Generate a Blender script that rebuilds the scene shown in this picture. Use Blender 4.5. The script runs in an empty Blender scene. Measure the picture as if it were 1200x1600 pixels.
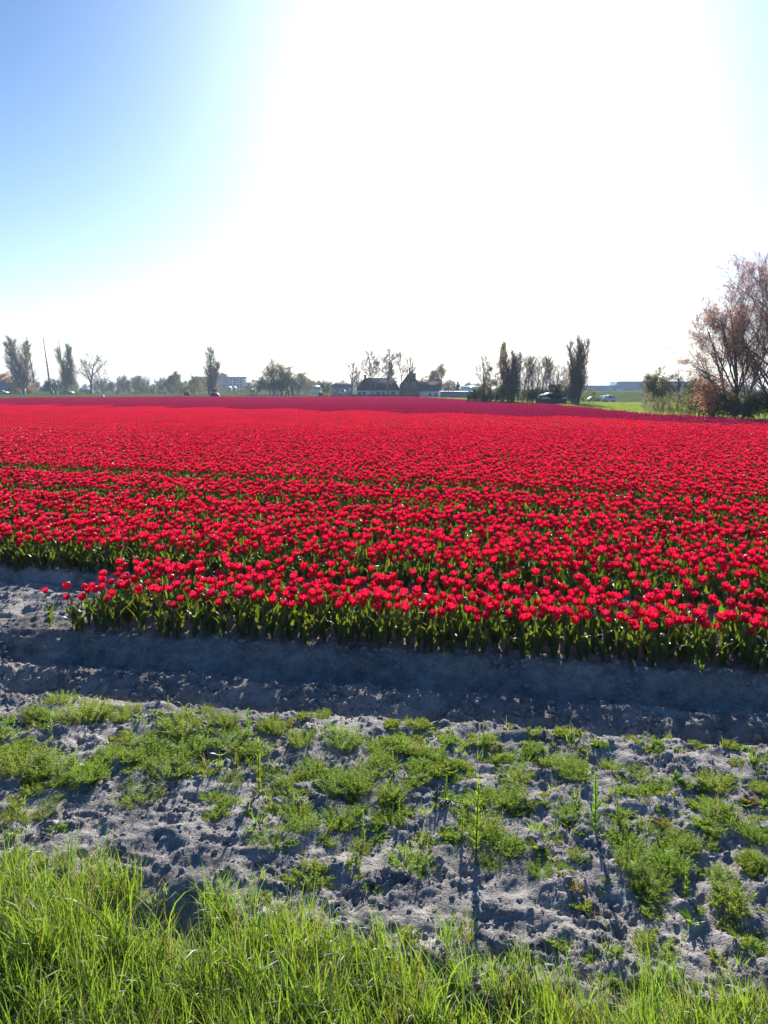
import bpy, math, random
import numpy as np
from mathutils import Vector, Matrix

scene = bpy.context.scene
COL = scene.collection
# ------------------------------------------------------------------ camera
CAM_H = 1.9
PITCH = math.radians(9.09)
cs, sn = math.cos(PITCH), math.sin(PITCH)
cam_data = bpy.data.cameras.new('camera')
cam_data.sensor_fit = 'VERTICAL'
cam_data.sensor_height = 36.0
cam_data.lens = 27.0
cam_data.clip_start = 0.05
cam_data.clip_end = 12000
cam = bpy.data.objects.new('camera', cam_data)
cam.location = (0, 0, CAM_H)
cam.rotation_euler = (math.radians(90) - PITCH, 0, 0)
COL.objects.link(cam)
scene.camera = cam
# ------------------------------------------------------------------ sky, sun, exposure
SUN_EL = math.radians(22.0)
SUN_AZ = math.radians(7.2)
sun_dir = Vector((math.sin(SUN_AZ) * math.cos(SUN_EL), math.cos(SUN_AZ) * math.cos(SUN_EL), math.sin(SUN_EL)))
world = bpy.data.worlds.new('World')
scene.world = world
world.use_nodes = True
wn, wl = world.node_tree.nodes, world.node_tree.links
wn.clear()
w_out = wn.new('ShaderNodeOutputWorld')
w_bg = wn.new('ShaderNodeBackground')
w_sky = wn.new('ShaderNodeTexSky')
w_sky.sky_type = 'NISHITA'
w_sky.sun_disc = False
w_sky.sun_elevation = SUN_EL
w_sky.sun_rotation = SUN_AZ
w_sky.air_density = 1.25
w_sky.dust_density = 0.35
w_sky.ozone_density = 5.0
w_bg.inputs['Strength'].default_value = 0.052
# broad aureole of the low spring sun in thin high haze
w_tc = wn.new('ShaderNodeTexCoord')
w_dot = wn.new('ShaderNodeVectorMath'); w_dot.operation = 'DOT_PRODUCT'
w_dot.inputs[1].default_value = sun_dir
w_max = wn.new('ShaderNodeMath'); w_max.operation = 'MAXIMUM'; w_max.inputs[1].default_value = 0.0
w_pow = wn.new('ShaderNodeMath'); w_pow.operation = 'POWER'; w_pow.inputs[1].default_value = 24.0
w_mul = wn.new('ShaderNodeMath'); w_mul.operation = 'MULTIPLY'; w_mul.inputs[1].default_value = 13.0
w_add = wn.new('ShaderNodeMix'); w_add.data_type = 'RGBA'; w_add.blend_type = 'ADD'
w_add.inputs[0].default_value = 1.0
wl.new(w_tc.outputs['Generated'], w_dot.inputs[0])
wl.new(w_dot.outputs['Value'], w_max.inputs[0])
wl.new(w_max.outputs[0], w_pow.inputs[0])
wl.new(w_pow.outputs[0], w_mul.inputs[0])
w_col = wn.new('ShaderNodeVectorMath'); w_col.operation = 'SCALE'
w_col.inputs[0].default_value = (0.82, 0.95, 1.0)
# pale band of haze above the horizon, strongest towards the sun
w_sep = wn.new('ShaderNodeSeparateXYZ'); wl.new(w_tc.outputs['Generated'], w_sep.inputs[0])
w_abs = wn.new('ShaderNodeMath'); w_abs.operation = 'ABSOLUTE'; wl.new(w_sep.outputs['Z'], w_abs.inputs[0])
w_inv = wn.new('ShaderNodeMath'); w_inv.operation = 'SUBTRACT'; w_inv.inputs[0].default_value = 1.0; wl.new(w_abs.outputs[0], w_inv.inputs[1])
w_hp = wn.new('ShaderNodeMath'); w_hp.operation = 'POWER'; w_hp.inputs[1].default_value = 5.5; wl.new(w_inv.outputs[0], w_hp.inputs[0])
w_d2 = wn.new('ShaderNodeMath'); w_d2.operation = 'POWER'; w_d2.inputs[1].default_value = 3.0; wl.new(w_max.outputs[0], w_d2.inputs[0])
w_hm = wn.new('ShaderNodeMath'); w_hm.operation = 'MULTIPLY'; wl.new(w_hp.outputs[0], w_hm.inputs[0]); wl.new(w_d2.outputs[0], w_hm.inputs[1])
w_ha = wn.new('ShaderNodeMath'); w_ha.operation = 'MULTIPLY_ADD'; w_ha.inputs[1].default_value = 17.0
wl.new(w_hm.outputs[0], w_ha.inputs[0]); wl.new(w_mul.outputs[0], w_ha.inputs[2])
wl.new(w_ha.outputs[0], w_col.inputs['Scale'])
w_hs = wn.new('ShaderNodeHueSaturation'); w_hs.inputs['Saturation'].default_value = 1.2
wl.new(w_sky.outputs[0], w_hs.inputs['Color'])
w_ti = wn.new('ShaderNodeMix'); w_ti.data_type = 'RGBA'; w_ti.blend_type = 'MULTIPLY'; w_ti.inputs[0].default_value = 1.0
w_ti.inputs[7].default_value = (1.16, 1.12, 1.3, 1)
wl.new(w_hs.outputs[0], w_ti.inputs[6])
wl.new(w_ti.outputs[2], w_add.inputs[6])
wl.new(w_col.outputs[0], w_add.inputs[7])
wl.new(w_add.outputs[2], w_bg.inputs['Color'])
wl.new(w_bg.outputs[0], w_out.inputs['Surface'])

sun_data = bpy.data.lights.new('sun', 'SUN')
sun_data.energy = 5.0
sun_data.angle = math.radians(0.53)
sun_data.color = (1.0, 0.95, 0.88)
sun = bpy.data.objects.new('sun', sun_data)
sun.rotation_euler = sun_dir.to_track_quat('Z', 'Y').to_euler()
COL.objects.link(sun)

vs = scene.view_settings
vs.view_transform = 'Standard'
vs.look = 'None'
vs.gamma = 1.0
vs.use_curve_mapping = False
vs.exposure = 0.8
scene.cycles.volume_bounces = 0
scene.cycles.max_bounces = 8
scene.cycles.transparent_max_bounces = 8

# ------------------------------------------------------------------ where things stand
def gnd(px, py, z=0.0):
    """ground point seen at a place of the photograph (level z)"""
    v = (py - 800) / 1200.0
    f, d = cs - v * sn, sn + v * cs
    t = (CAM_H - z) / d
    return ((px - 600) / 1200.0 * t, f * t)

def xat(px, Y, z=0.0):
    return (px - 600) / 1200.0 * (Y * cs + (CAM_H - z) * sn)

def zat(py, Y):
    v = (py - 800) / 1200.0
    f, d = cs - v * sn, sn + v * cs
    return CAM_H - Y * d / f

# ------------------------------------------------------------------ noise in numpy
_rs = np.random.RandomState(7)
_perm = _rs.permutation(256)
_perm = np.concatenate([_perm, _perm])
_ga = _rs.rand(256) * 2 * np.pi
_gx, _gy = np.cos(_ga), np.sin(_ga)

def perlin(x, y):
    xi, yi = np.floor(x).astype(np.int64), np.floor(y).astype(np.int64)
    xf, yf = x - xi, y - yi
    xi &= 255; yi &= 255
    u, v = xf * xf * xf * (xf * (xf * 6 - 15) + 10), yf * yf * yf * (yf * (yf * 6 - 15) + 10)
    def g(ix, iy, dx, dy):
        h = _perm[_perm[ix & 255] + (iy & 255)]
        return _gx[h] * dx + _gy[h] * dy
    a, b = g(xi, yi, xf, yf), g(xi + 1, yi, xf - 1, yf)
    c, d = g(xi, yi + 1, xf, yf - 1), g(xi + 1, yi + 1, xf - 1, yf - 1)
    return (a + u * (b - a)) + v * ((c + u * (d - c)) - (a + u * (b - a)))

def fbm(x, y, f, octv=4, gain=0.5):
    s, a = 0, 1.0
    for o in range(octv):
        s = s + a * perlin(x * f + 17.3 * o, y * f - 9.1 * o)
        a *= gain; f *= 2.03
    return s

def smooth(a, b, x):
    t = np.clip((x - a) / (b - a), 0, 1)
    return t * t * (3 - 2 * t)

# ------------------------------------------------------------------ the planting rows
def row_c(X, Y):
    """coordinate across the beds; constant along a bed"""
    X = np.asarray(X, float); Y = np.asarray(Y, float)
    c1 = (Y + 0.0604 * X) / np.maximum(1 - 0.024 * X, 0.3)
    c2 = Y + 0.5 * X
    return np.where(c1 < 18.3, c1, np.maximum(c2, 18.3))

GAPS = [(6.50, 7.06, 1.0), (8.56, 9.0, 0.9), (10.08, 10.88, 0.98), (12.35, 13.35, 0.98)] + \
       [(14.9 + 1.95 * k, 15.25 + 1.95 * k, 0.85) for k in range(80)]
BED_FRONT = 5.40
BED_END_X = -2.58
_profc = [-50, 2.0, 4.2, 4.32, 4.44, 4.53, 4.66, 4.80, 4.93, 5.06, 5.16, 5.30, 5.40, 6.44]
_profz = [0.0, -.02, -.03, -.035, -.18, -.165, -.11, -.075, -.10, -.165, -.15, -.05, 0.0, 0.0]
for g0, g1, w in GAPS:
    dz = 0.09 if w > 0.9 else 0.045
    _profc += [g0 - 0.03, g0 + 0.1, g1 - 0.1, g1 + 0.03]
    _profz += [0.0, -dz, -dz, 0.0]

_ve = sorted([gnd(x, y) for x, y in [(-300, 1290), (0, 1322), (200, 1350), (400, 1405), (600, 1452), (800, 1490), (1000, 1505), (1200, 1520), (1500, 1560)]])
def verge_edge(X):
    return np.interp(X, [p[0] for p in _ve], [p[1] for p in _ve]) + 0.04 * np.sin(X * 9.3) + 0.03 * np.sin(X * 17.1)

FIELD = [(-700, 627), (0, 621.5), (300, 619.2), (640, 619.6), (740, 625), (860, 631.5), (920, 637), (1000, 645), (1200, 655.5), (1560, 677)]
FIELD_G = [gnd(x, y, 0.36) for x, y in FIELD]
VAR = [(-700, 620), (0, 632), (300, 636.5), (600, 643), (900, 652), (1200, 664), (1560, 680)]
def _proj(X, Y, z):
    dz = CAM_H - z
    depth = Y * cs + dz * sn
    down = dz * cs - Y * sn
    return 600 + 1200 * X / depth, 800 + 1200 * down / depth
def in_field(X, Y):
    """inside the field's far and side boundary (a fixed polygon on the ground)"""
    px, py = _proj(X, Y, 0.36)
    return py > np.interp(px, [p[0] for p in FIELD], [p[1] for p in FIELD])
def far_variety(X, Y):
    px, py = _proj(X, Y, 0.36)
    return py < np.interp(px, [p[0] for p in VAR], [p[1] for p in VAR]) + 1.5 * np.sin(X)

def height(X, Y, fine=True):
    X = np.asarray(X, float); Y = np.asarray(Y, float)
    near = 1 - smooth(9.0, 16.0, Y)
    wob = 0.05 * perlin(X * 0.9, Y * 0.4) + 0.02 * perlin(X * 3.1 + 4, Y * 1.2)
    c = row_c(X, Y) + wob
    z = np.interp(c, _profc, _profz)
    far = smooth(60, 62, c)
    z = z * (1 - far)
    if not fine:
        return z
    # wheel ridge with tyre lugs between the ditch and the bed
    ridge = np.exp(-((c - 4.82) / 0.24) ** 2)
    lug = np.sin((X * 0.95 + (c - 4.82) * 1.6) * 2 * np.pi / 0.30 + 2.2 * perlin(X * 1.7, Y * 1.7))
    lug = np.sign(lug) * np.abs(lug) ** 0.9
    z = z + ridge * near * 0.014 * lug * (0.25 + 0.9 * smooth(0.9, -0.7, X)) * (0.6 + 0.8 * perlin(X * 2.2, Y * 2.2))
    # large soft lumps, clods and crumbs
    rough = 0.75 + 0.3 * smooth(5.3, 4.4, c) + 0.25 * ((c > 5.2) & (X < BED_END_X))
    wx, wy = X + 0.06 * perlin(X * 4, Y * 4), Y + 0.06 * perlin(X * 4 + 7, Y * 4)
    z = z + near * rough * (0.026 * fbm(wx, wy, 2.1, 2) + 0.034 * fbm(wx + 3, wy * 1.25, 6.0, 2))
    amp = 0.4 + 1.2 * smooth(-.15, .35, fbm(X + 20, Y, 3.1, 2))
    z = z + near * rough * amp * (0.017 * fbm(wx, wy + 5, 15.0, 3, 0.6))
    bank = smooth(4.38, 4.5, c) * (1 - smooth(5.32, 5.42, c))
    z = z + near * bank * (0.014 * np.abs(fbm(wx + 31, wy, 19.0, 3, 0.6)) + 0.008 * fbm(wx, wy + 13, 9.0, 2))
    n2 = fbm(wx + 9, wy, 27.0, 2, 0.5)
    z = z - near * rough * amp * 0.010 * np.maximum(0, 0.16 - np.abs(n2)) / 0.16
    # a drainage crease running to the lower right corner
    p0, p1 = gnd(925, 1290), gnd(1215, 1500)
    dx, dy = p1[0] - p0[0], p1[1] - p0[1]
    L = math.hypot(dx, dy)
    t = ((X - p0[0]) * dx + (Y - p0[1]) * dy) / L
    s = ((X - p0[0]) * dy - (Y - p0[1]) * dx) / L
    m = smooth(-0.15, 0.1, t) * (1 - smooth(L, L + .3, t))
    z = z + m * (0.018 * np.exp(-((s - 0.04) / 0.035) ** 2) - 0.03 * np.exp(-((s + 0.05) / 0.05) ** 2))
    # hummocky verge with one hollow
    ve = smooth(0.1, -0.5, Y - verge_edge(X))
    z = z + ve * 0.03 * fbm(X, Y, 1.8, 2)
    hx, hy = gnd(245, 1415)
    z = z - 0.12 * np.exp(-(((X - hx) / 0.17) ** 2 + ((Y - hy) / 0.13) ** 2))
    # far off: a low dike on the right, a slight rise on the left
    z = z - 1.4 * smooth(80, 190, Y) * smooth(12, 45, X) + smooth(212, 265, Y) * smooth(15, 60, X) * 2.3
    return z

# ------------------------------------------------------------------ materials
MATS = {}
def new_mat(name):
    m = bpy.data.materials.new(name); m.use_nodes = True
    n, l = m.node_tree.nodes, m.node_tree.links
    n.clear()
    out = n.new('ShaderNodeOutputMaterial')
    MATS[name] = m
    return m, n, l, out

def plain(name, col, rough=0.8, var=0.15, scale=3.0, metallic=0.0, bump=0.0, coord='Object'):
    m, n, l, out = new_mat(name)
    b = n.new('ShaderNodeBsdfPrincipled')
    tc = n.new('ShaderNodeTexCoord')
    no = n.new('ShaderNodeTexNoise'); no.inputs['Scale'].default_value = scale; no.inputs['Detail'].default_value = 5
    l.new(tc.outputs[coord], no.inputs['Vector'])
    mx = n.new('ShaderNodeMix'); mx.data_type = 'RGBA'
    mx.inputs[6].default_value = (*[c * (1 - var) for c in col], 1)
    mx.inputs[7].default_value = (*[min(1, c * (1 + var)) for c in col], 1)
    l.new(no.outputs['Fac'], mx.inputs[0])
    l.new(mx.outputs[2], b.inputs['Base Color'])
    b.inputs['Roughness'].default_value = rough
    b.inputs['Metallic'].default_value = metallic
    if bump:
        bp = n.new('ShaderNodeBump'); bp.inputs['Strength'].default_value = bump
        l.new(no.outputs['Fac'], bp.inputs['Height']); l.new(bp.outputs[0], b.inputs['Normal'])
    l.new(b.outputs[0], out.inputs['Surface'])
    return m

def leafy(name, col_a, col_b, trans, tfac=0.5, rough=0.5, attr=None, spec=0.4):
    """two-sided plant tissue: reflecting part plus light shining through"""
    m, n, l, out = new_mat(name)
    b = n.new('ShaderNodeBsdfPrincipled')
    b.inputs['Roughness'].default_value = rough
    b.inputs['Specular IOR Level'].default_value = spec
    oi = n.new('ShaderNodeObjectInfo')
    fac = oi.outputs['Random']
    if attr:
        at = n.new('ShaderNodeAttribute'); at.attribute_name = attr
        ad = n.new('ShaderNodeMath'); ad.operation = 'ADD'
        l.new(at.outputs['Fac'], ad.inputs[0]); l.new(oi.outputs['Random'], ad.inputs[1])
        hf = n.new('ShaderNodeMath'); hf.operation = 'MULTIPLY'; hf.inputs[1].default_value = 0.5
        l.new(ad.outputs[0], hf.inputs[0]); fac = hf.outputs[0]
    mx = n.new('ShaderNodeMix'); mx.data_type = 'RGBA'
    mx.inputs[6].default_value = (*col_a, 1); mx.inputs[7].default_value = (*col_b, 1)
    l.new(fac, mx.inputs[0])
    l.new(mx.outputs[2], b.inputs['Base Color'])
    t = n.new('ShaderNodeBsdfTranslucent')
    tm = n.new('ShaderNodeMix'); tm.data_type = 'RGBA'
    tm.inputs[6].default_value = (*trans, 1)
    tm.inputs[7].default_value = (*[min(1, c * f) for c, f in zip(trans, (1.3, 0.8, 0.8))], 1)
    l.new(fac, tm.inputs[0])
    l.new(tm.outputs[2], t.inputs['Color'])
    ms = n.new('ShaderNodeMixShader'); ms.inputs[0].default_value = tfac
    l.new(b.outputs[0], ms.inputs[1]); l.new(t.outputs[0], ms.inputs[2])
    l.new(ms.outputs[0], out.inputs['Surface'])
    return m

def soil_material():
    m, n, l, out = new_mat('dry_silty_soil')
    b = n.new('ShaderNodeBsdfPrincipled'); b.inputs['Roughness'].default_value = 0.95
    b.inputs['Specular IOR Level'].default_value = 0.0
    tc = n.new('ShaderNodeTexCoord')
    def noise(scale, detail=6, rough=0.6):
        k = n.new('ShaderNodeTexNoise'); k.inputs['Scale'].default_value = scale
        k.inputs['Detail'].default_value = detail; k.inputs['Roughness'].default_value = rough
        l.new(tc.outputs['Object'], k.inputs['Vector']); return k
    n1, n2, n3 = noise(1.6), noise(11), noise(70, 8, 0.7)
    r1 = n.new('ShaderNodeValToRGB')
    r1.color_ramp.elements[0].position = 0.36; r1.color_ramp.elements[0].color = (0.20, 0.195, 0.20, 1)
    r1.color_ramp.elements[1].position = 0.62; r1.color_ramp.elements[1].color = (0.64, 0.58, 0.51, 1)
    a = n.new('ShaderNodeMath'); a.operation = 'MULTIPLY_ADD'; a.inputs[1].default_value = 0.5
    l.new(n1.outputs['Fac'], a.inputs[0])
    h = n.new('ShaderNodeMath'); h.operation = 'MULTIPLY'; h.inputs[1].default_value = 0.5
    l.new(n2.outputs['Fac'], h.inputs[0]); l.new(h.outputs[0], a.inputs[2])
    l.new(a.outputs[0], r1.inputs[0])
    r3 = n.new('ShaderNodeMix'); r3.data_type = 'RGBA'; r3.blend_type = 'MULTIPLY'; r3.inputs[0].default_value = 0.6
    rr = n.new('ShaderNodeValToRGB')
    rr.color_ramp.elements[0].position = 0.38; rr.color_ramp.elements[0].color = (0.5, 0.5, 0.51, 1)
    rr.color_ramp.elements[1].position = 0.58; rr.color_ramp.elements[1].color = (1, 1, 1, 1)
    l.new(n3.outputs['Fac'], rr.inputs[0])
    l.new(r1.outputs[0], r3.inputs[6]); l.new(rr.outputs[0], r3.inputs[7])
    # ground kinds stored per vertex: R = bare soil, G = meadow, B = soil under the crop, also shade painted along the ditch
    at = n.new('ShaderNodeAttribute'); at.attribute_name = 'ground_kind_and_shade'
    sp = n.new('ShaderNodeSeparateColor'); l.new(at.outputs['Color'], sp.inputs[0])
    ng = noise(0.35, 8, 0.65); ng2 = noise(6, 4, 0.6)
    gr = n.new('ShaderNodeValToRGB')
    gr.color_ramp.elements[0].position = 0.35; gr.color_ramp.elements[0].color = (0.055, 0.095, 0.022, 1)
    gr.color_ramp.elements[1].position = 0.65; gr.color_ramp.elements[1].color = (0.17, 0.20, 0.06, 1)
    l.new(ng.outputs['Fac'], gr.inputs[0])
    m1 = n.new('ShaderNodeMix'); m1.data_type = 'RGBA'
    l.new(sp.outputs[1], m1.inputs[0]); l.new(r3.outputs[2], m1.inputs[6]); l.new(gr.outputs[0], m1.inputs[7])
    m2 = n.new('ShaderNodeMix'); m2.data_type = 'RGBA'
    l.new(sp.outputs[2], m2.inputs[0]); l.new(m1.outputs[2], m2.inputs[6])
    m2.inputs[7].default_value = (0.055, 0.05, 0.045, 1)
    l.new(m2.outputs[2], b.inputs['Base Color'])
    vo = n.new('ShaderNodeTexVoronoi'); vo.feature = 'DISTANCE_TO_EDGE'; vo.inputs['Scale'].default_value = 34
    wv = n.new('ShaderNodeVectorMath'); wv.operation = 'ADD'
    l.new(tc.outputs['Object'], wv.inputs[0])
    ns = n.new('ShaderNodeVectorMath'); ns.operation = 'SCALE'; ns.inputs['Scale'].default_value = 0.05
    l.new(n2.outputs['Color'], ns.inputs[0]); l.new(ns.outputs[0], wv.inputs[1])
    l.new(wv.outputs[0], vo.inputs['Vector'])
    cr = n.new('ShaderNodeMath'); cr.operation = 'MINIMUM'; cr.inputs[1].default_value = 0.12
    l.new(vo.outputs['Distance'], cr.inputs[0])
    ad = n.new('ShaderNodeMath'); ad.operation = 'MULTIPLY_ADD'; ad.inputs[1].default_value = 2.2
    l.new(cr.outputs[0], ad.inputs[0]); l.new(n3.outputs['Fac'], ad.inputs[2])
    bp = n.new('ShaderNodeBump'); bp.inputs['Strength'].default_value = 0.85; bp.inputs['Distance'].default_value = 0.012
    l.new(ad.outputs[0], bp.inputs['Height']); l.new(bp.outputs[0], b.inputs['Normal'])
    l.new(b.outputs[0], out.inputs['Surface'])
    return m

SOIL = soil_material()
M_RED = leafy('red_petal', (0.42, 0.007, 0.04), (0.72, 0.022, 0.062), (0.86, 0.018, 0.085), 0.5, 0.42, spec=0.35)
M_CRIM = leafy('crimson_petal', (0.26, 0.005, 0.045), (0.34, 0.008, 0.08), (0.42, 0.006, 0.11), 0.45, 0.45, spec=0.3)
M_ORANGE = leafy('orange_petal', (0.75, 0.26, 0.05), (0.8, 0.4, 0.10), (0.9, 0.45, 0.10), 0.45)
M_PINK = leafy('pale_pink_petal', (0.75, 0.16, 0.22), (0.75, 0.2, 0.25), (0.9, 0.25, 0.3), 0.4)
M_STEM = leafy('tulip_stem', (0.075, 0.15, 0.05), (0.11, 0.20, 0.06), (0.22, 0.38, 0.08), 0.3)
M_LEAF = leafy('tulip_leaf', (0.026, 0.070, 0.045), (0.040, 0.095, 0.05), (0.26, 0.42, 0.02), 0.36, 0.5)
M_GRASS = leafy('verge_grass_blade', (0.028, 0.10, 0.02), (0.12, 0.20, 0.045), (0.30, 0.56, 0.045), 0.5, 0.42, attr='tint', spec=0.5)
M_DRY = leafy('dry_grass_blade', (0.42, 0.36, 0.20), (0.5, 0.46, 0.3), (0.5, 0.42, 0.2), 0.35, 0.5)
M_WEED = leafy('mayweed_leaf', (0.036, 0.105, 0.02), (0.09, 0.18, 0.035), (0.36, 0.62, 0.09), 0.5, 0.5, attr='tint')
M_STALK = leafy('stalk_leaf', (0.07, 0.17, 0.03), (0.10, 0.2, 0.04), (0.34, 0.60, 0.07), 0.5, 0.4)
M_YEL = leafy('yellowing_leaf', (0.25, 0.27, 0.06), (0.30, 0.28, 0.08), (0.42, 0.45, 0.1), 0.4, 0.5)
M_BARK = plain('grey_brown_bark', (0.15, 0.13, 0.115), 0.9, 0.3, 4)
M_BARKP = plain('pale_grey_bark', (0.19, 0.175, 0.145), 0.9, 0.3, 4)
M_BUD = leafy('pale_spring_bud', (0.30, 0.29, 0.19), (0.36, 0.33, 0.22), (0.45, 0.43, 0.26), 0.45, 0.6)
M_OLIVE = leafy('olive_spring_leaf', (0.13, 0.15, 0.06), (0.17, 0.18, 0.07), (0.28, 0.32, 0.10), 0.45, 0.6)
M_OCHRE = leafy('ochre_young_leaf', (0.34, 0.24, 0.07), (0.38, 0.28, 0.09), (0.5, 0.36, 0.10), 0.45, 0.6)
M_COPPER = leafy('copper_young_leaf', (0.50, 0.34, 0.27), (0.56, 0.38, 0.32), (0.74, 0.44, 0.33), 0.5, 0.5)
M_ORLEAF = leafy('orange_young_leaf', (0.50, 0.27, 0.15), (0.55, 0.33, 0.18), (0.70, 0.40, 0.20), 0.5, 0.5)
M_DKLEAF = leafy('dark_needle', (0.03, 0.055, 0.03), (0.05, 0.075, 0.04), (0.06, 0.10, 0.04), 0.3, 0.6)
M_HEDGE = leafy('hedge_leaf', (0.025, 0.05, 0.02), (0.04, 0.07, 0.03), (0.05, 0.09, 0.03), 0.3, 0.6)

# ------------------------------------------------------------------ object helpers
def tag(o, label=None, cat=None, group=None, kind=None):
    if label: o['label'] = label
    if cat: o['category'] = cat
    if group: o['group'] = group
    if kind: o['kind'] = kind
    return o

def empty(name, loc, rz=0.0, label=None, cat=None, group=None):
    o = bpy.data.objects.new(name, None)
    o.empty_display_size = 0.1
    o.location = loc; o.rotation_euler = (0, 0, rz)
    COL.objects.link(o)
    return tag(o, label, cat, group)

def link(name, mesh, parent=None):
    o = bpy.data.objects.new(name, mesh)
    COL.objects.link(o)
    if parent is not None: o.parent = parent
    return o

def np_mesh(name, V, Q=None, T=None, mats=(), qm=None, tm=None, smooth_=False, attr=None):
    me = bpy.data.meshes.new(name)
    V = np.asarray(V, np.float32)
    Q = np.zeros((0, 4), np.int32) if Q is None else np.asarray(Q, np.int32).reshape(-1, 4)
    T = np.zeros((0, 3), np.int32) if T is None else np.asarray(T, np.int32).reshape(-1, 3)
    me.vertices.add(len(V)); me.vertices.foreach_set('co', V.ravel())
    nl = 4 * len(Q) + 3 * len(T)
    if nl:
        me.loops.add(nl)
        me.loops.foreach_set('vertex_index', np.concatenate([Q.ravel(), T.ravel()]))
        me.polygons.add(len(Q) + len(T))
        st = np.concatenate([np.arange(len(Q)) * 4, 4 * len(Q) + np.arange(len(T)) * 3]).astype(np.int32)
        me.polygons.foreach_set('loop_start', st)
        mi = np.concatenate([np.zeros(len(Q), np.int32) if qm is None else np.asarray(qm, np.int32),
                             np.zeros(len(T), np.int32) if tm is None else np.asarray(tm, np.int32)])
        me.polygons.foreach_set('material_index', mi)
        if smooth_: me.polygons.foreach_set('use_smooth', np.ones(len(mi), bool))
    for m in mats: me.materials.append(m)
    if attr:
        for k, a in attr.items():
            at = me.attributes.new(k, 'FLOAT', 'POINT'); at.data.foreach_set('value', np.asarray(a, np.float32))
    me.update(calc_edges=True)
    return me

class Buf:
    """collects vertices and faces of one part"""
    def __init__(s): s.V = []; s.Q = []; s.T = []; s.qm = []; s.tm = []; s.n = 0; s.A = []
    def add(s, V, Q=(), T=(), m=0, a=0.0):
        V = np.asarray(V, float); s.V.append(V)
        if len(Q): q = np.asarray(Q) + s.n; s.Q.append(q); s.qm += [m] * len(q)
        if len(T): t = np.asarray(T) + s.n; s.T.append(t); s.tm += [m] * len(t)
        s.A.append(np.full(len(V), a)); s.n += len(V)
    def mesh(s, name, mats, sm=False, attr=False):
        return np_mesh(name, np.concatenate(s.V), np.concatenate(s.Q) if s.Q else None, np.concatenate(s.T) if s.T else None,
                       mats, s.qm, s.tm, sm, {'tint': np.concatenate(s.A)} if attr else None)
    def box(s, x0, x1, y0, y1, z0, z1, m=0):
        V = [(x, y, z) for z in (z0, z1) for y in (y0, y1) for x in (x0, x1)]
        s.add(V, [(0, 2, 3, 1), (4, 5, 7, 6), (0, 1, 5, 4), (2, 6, 7, 3), (0, 4, 6, 2), (1, 3, 7, 5)], m=m)
    def tube(s, P, R, sides=6, m=0, a=0.0, cap=True):
        P = np.asarray(P, float); n = len(P)
        d = np.gradient(P, axis=0); d /= np.linalg.norm(d, axis=1)[:, None] + 1e-9
        ref = np.array([1, 0, 0]) if abs(d[0][0]) < 0.8 else np.array([0, 1, 0])
        u = np.cross(d, ref); u /= np.linalg.norm(u, axis=1)[:, None]
        w = np.cross(d, u)
        th = np.arange(sides) * 2 * np.pi / sides
        V = (P[:, None] + np.asarray(R)[:, None, None] * (u[:, None] * np.cos(th)[None, :, None] + w[:, None] * np.sin(th)[None, :, None])).reshape(-1, 3)
        Q = [(i * sides + j, i * sides + (j + 1) % sides, (i + 1) * sides + (j + 1) % sides, (i + 1) * sides + j) for i in range(n - 1) for j in range(sides)]
        T = []
        if cap:
            V = np.vstack([V, P[-1:]])
            T = [((n - 1) * sides + j, (n - 1) * sides + (j + 1) % sides, n * sides) for j in range(sides)]
        s.add(V, Q, T, m, a)
    def strip(s, P, W, side, m=0, a=0.0, fold=0.0, up=None):
        """a ribbon leaf: centre line P, half widths W, side vectors; fold lifts the edges"""
        P = np.asarray(P, float); W = np.asarray(W, float)[:, None]; side = np.asarray(side, float)
        if fold and up is not None:
            L = P - side * W + up * W * fold; R = P + side * W + up * W * fold
            V = np.stack([L, P, R], 1).reshape(-1, 3); n = len(P)
            Q = [(3 * i + k, 3 * i + k + 1, 3 * i + 4 + k, 3 * i + 3 + k) for i in range(n - 1) for k in (0, 1)]
        else:
            V = np.stack([P - side * W, P + side * W], 1).reshape(-1, 3); n = len(P)
            Q = [(2 * i, 2 * i + 1, 2 * i + 3, 2 * i + 2) for i in range(n - 1)]
        s.add(V, Q, m=m, a=a)

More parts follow.
